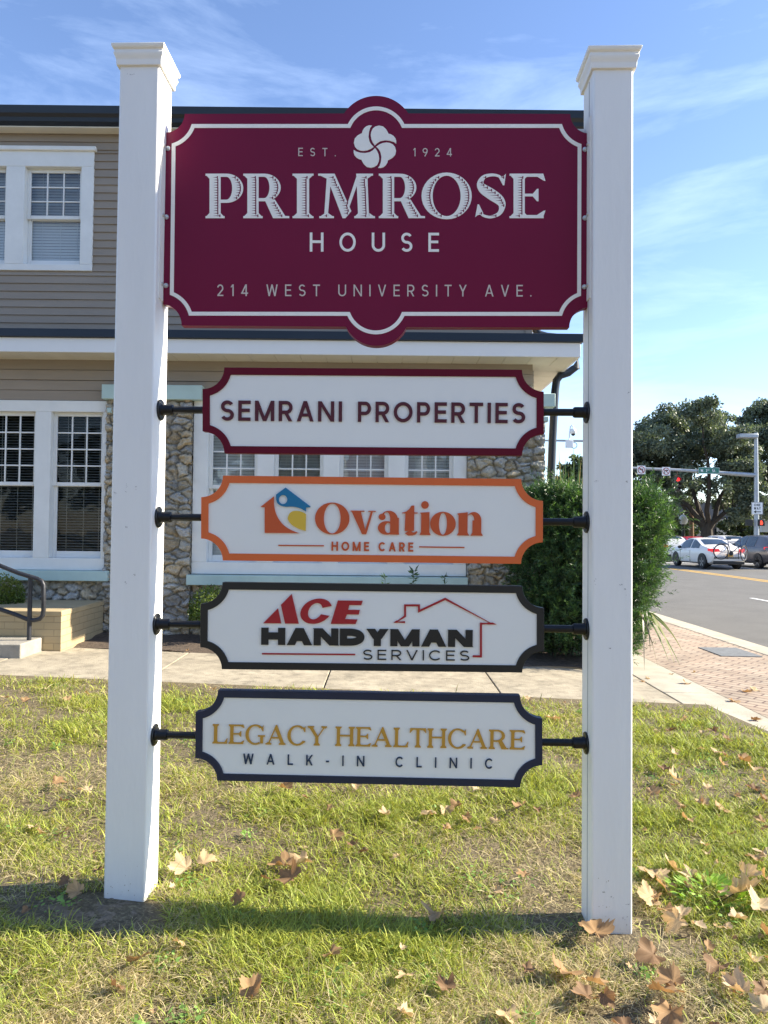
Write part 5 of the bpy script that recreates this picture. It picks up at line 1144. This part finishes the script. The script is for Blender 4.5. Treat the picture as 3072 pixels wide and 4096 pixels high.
b3 = [(1228,1010,20),(1245,1000,18),(1258,1020,22),(1238,1035,24),(1262,1045,24),(1215,1035,20),(1280,1010,22),(1290,1040,26),(1222,1060,26),(1255,1070,28),(1300,1075,30)]
B3 = blobs_px(b3, 90, 7); base3 = at16(1255, 1165, 90); base3.z = ROAD_Z
tree('distant_tree', 'small far tree showing between the downspout and the right post', tuple(base3), grow(base3, [b[0] for b in B3[:6]], .35, 5), B3, 150, .5, (.05,.08,.035), (.14,.17,.07), 23, 'trees beyond the junction')
for i, (x, y, Y, lab) in enumerate(((1455,1118,84,'low bushy tree far off beside the lamp post'),(1600,1135,86,'low bushy tree far off between the oak trunk and the signal pole'),(1665,1140,80,'low bushy tree at the far right behind the grey car'))):
    bb = blobs_px([(x-28,y+8,20),(x,y-6,24),(x+28,y+6,22),(x-8,y+24,22),(x+18,y+26,20),(x-36,y+28,16),(x+42,y+26,18)], Y, 30+i, 2); bs = at16(x, 1170, Y); bs.z = ROAD_Z
    tree('distant_tree', lab, tuple(bs), grow(bs, [b[0] for b in bb[:4]], .2, 40+i), bb, 130, .42, (.025,.045,.02), (.12,.14,.05), 50+i, 'trees beyond the junction')
# spanish moss style low tangle behind, a far wood that reads as one mass
gw = np.random.default_rng(99); n = 26000; X = gw.uniform(-60, 95, n); Z = gw.random(n)**1.3*(3.2+2.6*fbm(np.stack([X*.13, X*0], 1), 3, 4)); Yw = 118+gw.normal(0, 2.5, n)
V, F4 = cards(np.stack([X, Yw, Z-.3], 1), unit(gw.normal(0, 1, (n, 3))), unit(gw.normal(0, 1, (n, 3))), gw.uniform(.5, 1.1, n), gw.uniform(.3, .6, n)); cl = np.array([.04,.06,.03])*(.6+.9*gw.random((n, 1)))
o = np_mesh('woodland', V, F4, M['oakleaf'], col=np.repeat(cl, 4, 0)); o['kind'] = 'stuff'

# unseen oaks added behind the viewpoint to shade the front and fill pane reflections
oak = bpy.data.objects['oak_tree']
for i, (x, y, a, lab) in enumerate(((-24,-24,40,'unseen oak added behind the viewpoint for shade, farthest from the road'),(-10,-22,140,'unseen oak added behind the viewpoint for shade, facing the handrail'),(4,-24,250,'unseen oak added behind the viewpoint for shade, facing the sign'),(17,-27,310,'unseen oak added behind the viewpoint for shade, nearest the road'))):
    c = copy_tree(oak); c.location = (x, y, -.1); c.rotation_euler.z = R(a); c['label'] = lab
# ------------------------------------------------------------------ street furniture beyond the junction
SGY = 52.0
def flat_sign(parent, name, polys, mt, y, th=.006, bevel=0):
    vs, fs = union(polys); m = MB(); plate(m, vs, fs, y-th, y, back=True); o = m.build(name, mt, parent, bevel=bevel); o.location = -parent.location; return o
def text_polys(txt, x, z, h, wt, wscale=1, gap=.18):
    out = []; cx = 0
    for ch in txt:
        P, w = sans(ch, wt, wscale)
        out += [[(x+(q[0]+cx)*h, z+q[1]*h) for q in p] for p in P]; cx += w+gap
    return out, (cx-gap)*h
pp = at16(1634, 1100, SGY); PX = pp.x
arm_l = at16(1310, 1008.5, SGY); arm_r = at16(1628, 1026, SGY)
mast = empty('signal_mast', (PX, SGY, ROAD_Z), 0, 'grey steel signal mast with a long arm over the road and flat lamp head', 'signal mast')
m = MB(); zt_ = at16(1630, 935, SGY).z; m.tube([(PX, SGY, -.4), (PX, SGY, (zt_-.4)/2), (PX-.02, SGY, zt_)], [.19,.165,.13], 14); m.lathe([(.34,-.1),(.34,.03),(.2,.05)], 'z', (PX, SGY, ROAD_Z+.12), 14); m.build('pole', M['galv'], mast, smooth=True).location = -mast.location
m = MB(); m.tube([arm_r+Vector((.2,0,-.02)), arm_r.lerp(arm_l, .5)+Vector((0,0,.06)), arm_l], [.15,.11,.075], 12); m.build('arm', M['galv'], mast, smooth=True).location = -mast.location
m = MB(); p0 = at16(1609, 943, SGY); m.box(p0.x-.5, SGY-.32, p0.z-.12, p0.x+.85, SGY+.32, p0.z+.18); m.build('lamp_head', M['galv'], mast, bevel=.05).location = -mast.location
def panel_sign(name, label, px, py, w, h, col, cat='traffic sign'):
    c = at16(px, py, SGY-.22); s = empty(name, (c.x, SGY-.22, c.z-h/2), 0, label, cat); flat_sign(s, 'plate', [rect(c.x-w/2, c.z-h/2, c.x+w/2, c.z+h/2)], col, SGY-.2, .012); m = MB(); m.box(c.x-.03, SGY-.2, c.z-.1, c.x+.03, SGY-.05, c.z+.1); m.build('mounting', M['galv'], s).location = -s.location; return s, c
def no_turn(label, px, py, right):
    s, c = panel_sign('traffic_sign', label, px, py, .60, .62, M['swhite']); f = 1 if right else -1
    flat_sign(s, 'ring', stroke(arc(c.x, c.z, .235, .235, 0, 360, 36)[:-1], .05, True), M['sred'], SGY-.213, .002)
    ar = [[(c.x-f*.10-.03, c.z-.17), (c.x-f*.10+.03, c.z-.17), (c.x-f*.10+.03, c.z+.09), (c.x-f*.10-.03, c.z+.09)], rect(min(c.x-f*.13, c.x+f*.05), c.z+.03, max(c.x-f*.13, c.x+f*.05), c.z+.09), [(c.x+f*.04, c.z-.03), (c.x+f*.17, c.z+.06), (c.x+f*.04, c.z+.15)]]
    flat_sign(s, 'arrow', ar, M['sblack'], SGY-.213, .002); flat_sign(s, 'slash', stroke([(c.x-.165, c.z+.165), (c.x+.165, c.z-.165)], .045), M['sred'], SGY-.216, .002)
no_turn('square white sign with a crossed-out left turn arrow on the mast arm', 1385.5, 1015, False); no_turn('square white sign with a crossed-out right turn arrow on the mast arm', 1439, 1018, True)
s, c = panel_sign('street_sign', 'green street name sign hung on the mast arm', 1531.5, 1016.5, 1.54, .46, M['sgreen'], 'street sign')
flat_sign(s, 'edge_line', stroke([(c.x-.745,c.z-.205),(c.x+.745,c.z-.205),(c.x+.745,c.z+.205),(c.x-.745,c.z+.205)], .018, True), M['swhite'], SGY-.213, .002)
P = []; x = c.x-.62
for txt, h, dz in (('W.', .20, 0), (' 2', .20, 0), ('ND', .085, .115), ('  S', .20, 0), ('t.', .20, 0)):
    q, w = text_polys(txt.strip(), x+(.085 if txt[0] == ' ' else 0)*(2 if txt[:2] == '  ' else 1)+.012, c.z-.105+dz, h, .17, .95); P += q; x += w+.028+(.085 if txt[0] == ' ' else 0)*(2 if txt[:2] == '  ' else 1)
flat_sign(s, 'lettering', P, M['swhite'], SGY-.213, .002)
s, c = panel_sign('traffic_sign', 'white one-way sign with a black arrow pointing left on the signal pole', 1636, 1098, .84, .90, M['swhite'])
flat_sign(s, 'edge_line', stroke([(c.x-.395,c.z-.425),(c.x+.395,c.z-.425),(c.x+.395,c.z+.425),(c.x-.395,c.z+.425)], .022, True), M['sblack'], SGY-.213, .002)
P = []
for txt, z in (('ONE', c.z+.15), ('WAY', c.z-.10)):
    q, w = text_polys(txt, 0, z, .185, .19, .95); P += [[(a-w/2+c.x, b) for a, b in p] for p in q]
P += [rect(c.x-.10, c.z-.285, c.x+.27, c.z-.225), [(c.x-.09, c.z-.37), (c.x-.09, c.z-.14), (c.x-.27, c.z-.255)]]
flat_sign(s, 'lettering', P, M['sblack'], SGY-.213, .002)
c = at16(1464.5, 1046, SGY-.15); sg = empty('traffic_light', (c.x, SGY-.15, c.z-.52), 0, 'three-lamp traffic light showing red, hung under the mast arm', 'traffic light')
m = MB(); m.box(c.x-.19, SGY-.15, c.z-.53, c.x+.19, SGY+.06, c.z+.53); m.build('housing', M['sigbody'], sg, bevel=.03).location = -sg.location
m = MB(); m.box(c.x-.13, SGY-.12, c.z+.535, c.x+.13, SGY+.05, c.z+.67); m.tube([(c.x, SGY-.03, c.z+.6), (c.x, SGY-.03, c.z+1.0)], .04, 8); m.build('hanger', M['wood'], sg).location = -sg.location
for k, z in enumerate((.345, 0, -.345)):
    m = MB(); m.lathe([(.135,-.02),(.13,-.045),(.08,-.06),(.01,-.065)], 'y', (c.x, SGY-.15, c.z+z), 20); m.build('lamp', M['red_on'] if k == 0 else M['lens_off'], sg, smooth=True).location = -sg.location
    m = MB(); m.add([(c.x+.155*math.cos(R(a)), SGY-.15-d, c.z+z+.155*math.sin(R(a))) for a in range(-20, 201, 20) for d in (0, .24)], [(2*i, 2*i+1, 2*i+3, 2*i+2) for i in range(11)]); m.build('visor', M['sigbody'], sg).location = -sg.location
for lab, px, py, on_ in (('pedestrian signal with a lit red hand on the signal pole', 1643, 1129, True), ('dark pedestrian signal facing away, left side of the signal pole', 1618, 1129, False)):
    c = at16(px, py, SGY-.1); s = empty('pedestrian_signal', (c.x, SGY-.1, c.z-.25), 0, lab, 'pedestrian signal')
    m = MB(); m.box(c.x-.24, SGY-.25, c.z-.24, c.x+.24, SGY+.02, c.z+.24); m.build('housing', M['sblack'], s, bevel=.03).location = -s.location
    if on_:
        hp_ = [rect(c.x-.10, c.z-.16, c.x+.05, c.z+.02)]+[rect(c.x-.10+.04*i, c.z+.02, c.x-.068+.04*i, c.z+(.12,.16,.15,.10)[i]) for i in range(4)]+[[(c.x+.05,c.z-.10),(c.x+.11,c.z-.02),(c.x+.085,c.z+.0),(c.x+.05,c.z-.04)]]
        flat_sign(s, 'lit_hand', hp_, M['orange_on'], SGY-.252, .004)
# camera arm further off, seen left of the right post
CY_ = 58.0
pa, pb_ = at16(1185, 951.5, CY_), at16(1325, 953, CY_); ca = empty('signal_mast', (pb_.x, CY_, ROAD_Z), 0, 'thin grey mast arm with a white dome camera, far off left of the right post', 'signal mast')
m = MB(); m.tube([pa-Vector((2.5,0,0)), pb_], [.06,.11], 10); m.tube([(pb_.x, CY_, -.4), (pb_.x, CY_, pb_.z+.3)], [.17,.14], 12); m.build('arm', M['galv'], ca, smooth=True).location = -ca.location
q = [at16(a, b, CY_-.1) for a, b in ((1229.5,950),(1230.5,935),(1232,922),(1235,919),(1238,921),(1239,925))]; m = MB(); m.tube(q, .055, 8); m.build('camera_bracket', M['swhite'], ca, smooth=True).location = -ca.location
c = at16(1238, 932, CY_-.1); m = MB(); m.ball(c, .27, 14, 9, (1, 1, 1.0)); m.build('dome_camera', M['globe'], ca, smooth=True).location = -ca.location
m = MB(); m.ball(c-Vector((0, .02, .20)), .17, 12, 8); m.build('camera_lens', M['sblack'], ca, smooth=True).location = -ca.location
c = at16(1229.5, 960, CY_-.1); m = MB(); m.box(c.x-.3, CY_-.2, c.z-.27, c.x+.3, CY_, c.z+.33); m.build('control_box', M['swhite'], ca, bevel=.02).location = -ca.location
m = MB(); q = at16(1240, 962, CY_-.1); m.torus(q, .24, .025, 'y', 24, 6); m.build('cable', M['sblack'], ca).location = -ca.location
# lamp post, wooden pole, shop
LYY = 64.0; c = at16(1476, 1122.5, LYY); lp = empty('street_lamp', (c.x, LYY, ROAD_Z), 0, 'black lamp post with a white acorn globe between the shrub and the oak', 'street lamp')
m = MB(); m.tube([(c.x, LYY, -.3), (c.x, LYY, .5), (c.x, LYY, .55), (c.x, LYY, c.z-.55), (c.x, LYY, c.z-.38)], [.26,.24,.15,.12,.2], 12); m.build('pole', M['poleblk'], lp, smooth=True).location = -lp.location
m = MB(); m.lathe([(.22,-.42),(.36,-.25),(.42,.0),(.36,.22),(.22,.36),(.08,.44),(.03,.55)], 'z', c, 16); m.build('globe', M['globe'], lp, smooth=True).location = -lp.location
c = at16(1494, 1150, 66); o = MB().tube([(c.x, 66, -.4), (c.x-.05, 66, 4), (c.x-.15, 66, 9.5)], [.24,.2,.15], 10).build('utility_pole', M['wood'], None, smooth=True); tag(o, 'brown wooden utility pole standing left of the oak trunk', 'utility pole')
BY = 92.0; bx0, bx1 = at16(1405, 1150, BY).x, at16(1600, 1150, BY).x; bd = empty('shop_building', (bx0, BY, ROAD_Z), 0, 'low dark shop with slate awnings and a pale sign band behind the oak', 'building')
m = MB(); m.box(bx0, BY, -.4, bx1, BY+14, 5.4); m.build('wall', M['shopwall'], bd).location = -bd.location
for a, b, y0_, y1_ in ((1462,1500,1108,1155),(1505,1530,1110,1158),(1548,1592,1118,1155)):
    p, q = at16(a, y1_, BY-2.2), at16(b, y0_, BY); m = MB(); m.add([(p.x,BY-2.2,p.z),(at16(b,y1_,BY-2.2).x,BY-2.2,p.z),(q.x,BY-.01,q.z),(at16(a,y0_,BY).x,BY-.01,q.z),(p.x,BY-2.2,p.z-.25),(at16(b,y1_,BY-2.2).x,BY-2.2,p.z-.25)], [(0,1,2,3),(0,4,5,1)]); m.build('awning', M['awning'], bd, fix=False).location = -bd.location
p, q = at16(1482, 1171, BY-.3), at16(1531, 1163, BY-.3); m = MB(); m.box(p.x, BY-.3, p.z-.1, q.x, BY-.005, q.z); m.build('sign_band', M['shopband'], bd).location = -bd.location
m = MB()
for k in range(5): x = bx0+2+k*2.1; m.box(x, BY-.05, .2, x+1.6, BY-.006, 2.0)
m.build('shop_window', M['carglass'], bd).location = -bd.location
p = at16(1657, 1131, 75); o = MB().box(p.x-.6, 75, p.z-.9, p.x+5, 75.3, p.z+1.0).tube([(p.x+2, 75.15, -.4), (p.x+2, 75.15, p.z)], .12, 8).build('billboard', M['shopband'], None, bevel=.02); tag(o, 'plain pale board standing behind the signal pole at the right edge', 'board')

# ------------------------------------------------------------------ vehicles
def car(label, cat, x, y, paint, yaw=0.0, L=4.55, Wd=1.76, H=1.45, group='cars at the junction', suv=False, plate_on=True):
    """nose towards +y; local origin on the road under the tail centre"""
    c = empty('parked_car' if False else 'car', (x, y, ROAD_Z), yaw, label, cat, group)
    ks = np.array([0, .03, .10, .22, .40, .52, .64, .76, .88, .96, 1.0])*L if not suv else np.array([0, .02, .06, .14, .40, .55, .66, .76, .88, .97, 1.0])*L
    top = (np.array([.60,.92,1.0,1.09,1.40,1.45,1.38,1.02,.92,.76,.55]) if not suv else np.array([.7,1.0,1.28,1.43,1.46,1.45,1.36,1.06,.99,.84,.55]))*H/1.45
    hw = np.array([.80,.88,.93,.97,1,1,1,.99,.96,.88,.72])*Wd/2
    S_ = np.linspace(0, L, 46); T_ = np.interp(S_, ks, top); T_ = np.convolve(np.pad(T_, 1, 'edge'), [.25,.5,.25], 'valid'); Hw = np.interp(S_, ks, hw)
    belt = np.interp(S_, [0, .5*L, L], [.97, .92, .80])*H/1.45; belt = np.minimum(belt, T_-.03); zb = np.interp(S_, [0, .08*L, .92*L, L], [.34,.22,.20,.28])
    V = []; PR_ = []
    for i in range(len(S_)):
        cab = max(0, T_[i]-belt[i]-.05); rw = Hw[i]*(.94-.42*min(1, cab/.45)*.55); b = belt[i]; t = T_[i]; w = Hw[i]
        prof = [(0,zb[i]),(.8*w,zb[i]),(.95*w,zb[i]+.08),(1.0*w,zb[i]+.25),(1.0*w,.60*b+.12),(.985*w,b-.06),(.95*w,b),(rw+(.95*w-rw)*.5,b+(t-b)*.48),(rw,b+(t-b)*.90),(.85*rw,t-.015),(.45*rw,t),(0,t+.008)]
        PR_.append(prof); V += [(px_, S_[i], pz) for px_, pz in prof]+[(-px_, S_[i], pz) for px_, pz in prof[-2:0:-1]]
    n = 22; F_ = [(i*n+k, i*n+(k+1) % n, (i+1)*n+(k+1) % n, (i+1)*n+k) for i in range(len(S_)-1) for k in range(n)]+[tuple(range(n))[::-1], tuple(range((len(S_)-1)*n, len(S_)*n))]
    m = MB(); m.add(V, F_); bo = m.build('body', paint, c, smooth=True)
    def side_glass(s0, s1):
        for sg_ in (1, -1):
            m = MB(); vs = []
            idx = [i for i in range(len(S_)) if s0*L <= S_[i] <= s1*L and T_[i]-belt[i] > .13]
            if len(idx) < 2: return
            for i in idx:
                p = PR_[i]; lo = (p[6][0]*.9+p[7][0]*.1+.012, p[6][1]*.9+p[7][1]*.1); mi = (p[7][0]+.012, p[7][1]); hi_ = (p[8][0]+.012, p[8][1]-.02); vs += [(sg_*lo[0], S_[i], lo[1]), (sg_*mi[0], S_[i], mi[1]), (sg_*hi_[0], S_[i], hi_[1])]
            m.add(vs, [(3*i+k, 3*i+3+k, 3*i+4+k, 3*i+1+k) for i in range(len(idx)-1) for k in (0, 1)]); m.build('side_window', M['carglass'], c, smooth=True)
    side_glass(.25, .445); side_glass(.46, .70)
    def end_glass(s0, s1, nm):
        idx = [i for i in range(len(S_)) if s0*L <= S_[i] <= s1*L]; vs = []
        for i in idx:
            p = PR_[i]
            for f in (-1, -.55, 0, .55, 1): vs.append((f*p[9][0]*.93, S_[i]+(-.012 if nm == 'rear_window' else .012), p[10][1]+.018-(.022 if abs(f) == 1 else 0)))
        m = MB(); m.add(vs, [(5*i+k, 5*i+k+1, 5*i+6+k, 5*i+5+k) for i in range(len(idx)-1) for k in range(4)]); m.build(nm, M['carglass'], c, smooth=True)
    end_glass(.235 if not suv else .045, .385 if not suv else .135, 'rear_window'); end_glass(.645, .745, 'windscreen')
    for fy in (.185, .795):
        for sg_ in (1, -1):
            cx_ = sg_*(Wd/2-.10); w_ = empty('wheel', (cx_, fy*L, .32)); w_.parent = c
            m = MB(); m.lathe([(.22,-.10),(.30,-.105),(.325,-.08),(.325,.08),(.30,.105),(.22,.10)], 'x', (0,0,0), 28); m.build('tyre', M['tyre'], w_, smooth=True)
            m = MB(); m.lathe([(.225,sg_*.085),(.215,sg_*.095),(.20,sg_*.075)], 'x', (0,0,0), 24)
            for k in range(5): a = k*2*PI/5+.3; m.add([(sg_*.104, .03*math.cos(a+PI/2)+.03*math.cos(a), .03*math.sin(a+PI/2)+.03*math.sin(a)), (sg_*.104, -.03*math.cos(a+PI/2)+.03*math.cos(a), -.03*math.sin(a+PI/2)+.03*math.sin(a)), (sg_*.104, -.045*math.cos(a+PI/2)+.21*math.cos(a), -.045*math.sin(a+PI/2)+.21*math.sin(a)), (sg_*.104, .045*math.cos(a+PI/2)+.21*math.cos(a), .045*math.sin(a+PI/2)+.21*math.sin(a))], [(0,1,2,3)])
            m.build('rim', M['rim'], w_)
            m = MB(); cc = (sg_*(Wd/2+.004), fy*L, .36); A = [(cc[0], cc[1]+.39*math.cos(R(a)), cc[2]+.37*math.sin(R(a))) for a in range(-28, 209, 12)]; m.add([(sg_*(Wd/2-.3), p[1], p[2]) for p in A]+A, [(i, i+1, len(A)+i+1, len(A)+i) for i in range(len(A)-1)]); m.add([(cc[0], cc[1], .3)]+A, [(0, i+1, i+2) for i in range(len(A)-1)]); m.build('wheel_arch', M['plast'], c, fix=False)
    for sg_ in (1, -1):
        m = MB(); z0, z1 = .80*H/1.45, .95*H/1.45; x1_ = Wd/2*.90; m.add([(sg_*x1_*.52,-.012,z0+.03),(sg_*x1_*.90,.02,z0),(sg_*(x1_+.04),.34,z0+.05),(sg_*(x1_+.035),.36,z1),(sg_*x1_*.93,.06,z1+.01),(sg_*x1_*.60,.03,z1)], [(0,1,4,5),(1,2,3,4)]); m.build('tail_light', M['tail_on'], c, fix=False)
        m = MB(); m.add([(sg_*.50,L*.998,.55),(sg_*.72,L*.965,.57),(sg_*.80,L*.93,.68),(sg_*.55,L*.985,.66)], [(0,1,2,3)]); m.build('headlight', M['silver'], c, fix=False)
        m = MB(); m.ball((sg_*(Wd/2+.10), .645*L, .97*H/1.45), .10, 10, 6, (1,.6,.75)); m.build('wing_mirror', M['plast'], c, smooth=True)
        m = MB()
        for q in (.44, .56): m.box(sg_*(Wd/2+.004)-.012, q*L, .80*H/1.45, sg_*(Wd/2+.004)+.012, q*L-.14 if False else q*L+.14, .825*H/1.45)
        m.build('door_handle', paint, c)
        m = MB()
        for q in (.45, .68): m.box(sg_*(Wd/2-.01)-.012, q*L-.006, .30, sg_*(Wd/2-.01)+.014, q*L+.006, .84*H/1.45)
        m.build('door_gap', M['plast'], c)
    m = MB(); m.box(-Wd*.40, -.035, .24, Wd*.40, .12, .40); m.build('bumper', M['plast'], c, bevel=.03)
    if plate_on: m = MB(); m.box(-.16, -.042, .60, .16, -.02, .72); m.build('number_plate', M['plate'], c)
    return c
cw = car('white saloon car stopped at the lights with a bicycle on its rear rack', 'car', 15.75, 32.5, M['carwhite'], yaw=R(1.5))
car('grey crossover car waiting beside the white saloon', 'car', 18.75, 33.2, M['cargrey'], H=1.58, Wd=1.84, suv=True)
car('white car ahead of the white saloon, only its roof showing', 'car', 17.0, 41.5, M['carwhite'], H=1.5, suv=True)
car('white car farther ahead, its roof showing above the grey crossover', 'car', 21.6, 43.5, M['carwhite'], H=1.52, suv=True)
car('red car glimpsed between the white saloon and the grey crossover', 'car', 19.6, 43.0, M['carred'])
p = at16(1455, 1180, 62); car('dark parked car facing this way beside the lamp post, half behind the shrub', 'car', p.x, 66, M['cardark'], yaw=R(150))
# bicycle hung across the back of the white car
bk = empty('bicycle', (15.75, 32.28, ROAD_Z+.55), R(1.5), 'dark blue bicycle hung sideways on the back of the white saloon', 'bicycle')
def bpart(m, name, mt, sm=True): return m.build(name, mt, bk, smooth=sm)
Wl, Wr, zz_ = (-.50, -.02, .28), (.56, -.02, .22), 0
for wc in (Wl, Wr):
    we = empty('wheel', wc); we.parent = bk
    if wc is Wr: we.rotation_euler.z = R(38)
    m = MB(); m.torus((0,0,0), .335, .024, 'y', 36, 8); m.build('tyre', M['tyre'], we, smooth=True)
    m = MB(); m.torus((0,0,0), .305, .010, 'y', 36, 6)
    for k in range(14): a = k*PI/7; m.tube([(0,0,0),(.30*math.cos(a),0,.30*math.sin(a))], .0025, 4, False)
    m.lathe([(.022,-.04),(.022,.04)], 'y', (0,0,0), 10); m.build('rim', M['silver'], we)
bbx = (-.05,-.02,.20); st_ = (-.17,-.02,.72); hd = (.40,-.02,.74); h2 = (.43,-.02,.60)
m = MB()
for a, b, r in ((bbx,st_,.017),(st_,hd,.016),(bbx,h2,.018),(bbx,Wl,.010),(st_,Wl,.009),(hd,h2,.019),(h2,Wr,.013)): m.tube([a, b], r, 8)
bpart(m, 'frame', M['bikeblue'])
m = MB(); m.tube([st_, (-.19,-.02,.83)], .013, 8); m.box(-.30,-.08,.82,-.06,.04,.87); bpart(m, 'saddle', M['plast'])
m = MB(); m.tube([(.40,-.02,.74),(.385,-.02,.84)], .013, 8); m.tube([(.30,-.25,.86),(.385,-.02,.85),(.44,.18,.86)], .012, 8); bpart(m, 'handlebar', M['plast'])
m = MB(); m.lathe([(.10,-.008),(.10,.008)], 'y', (bbx[0],-.05,bbx[2]), 20); m.tube([(bbx[0],-.07,bbx[2]),(bbx[0]-.1,-.07,bbx[2]-.13)], .010, 6); bpart(m, 'crankset', M['plast'])
rk = empty('bike_rack', (15.75, 32.4, ROAD_Z+.5), R(1.5), 'black strap-on rack holding the bicycle to the white saloon', 'bike rack'); m = MB()
for x in (-.12, .38): m.tube([(x,.02,0),(x,-.02,.35),(x,-.03,.62),(x,.05,.66),(x,.75,.72)], .016, 6)
m.tube([(-.3,-.03,.36),(.5,-.03,.36)], .016, 6); m.build('rack_frame', M['plast'], rk)
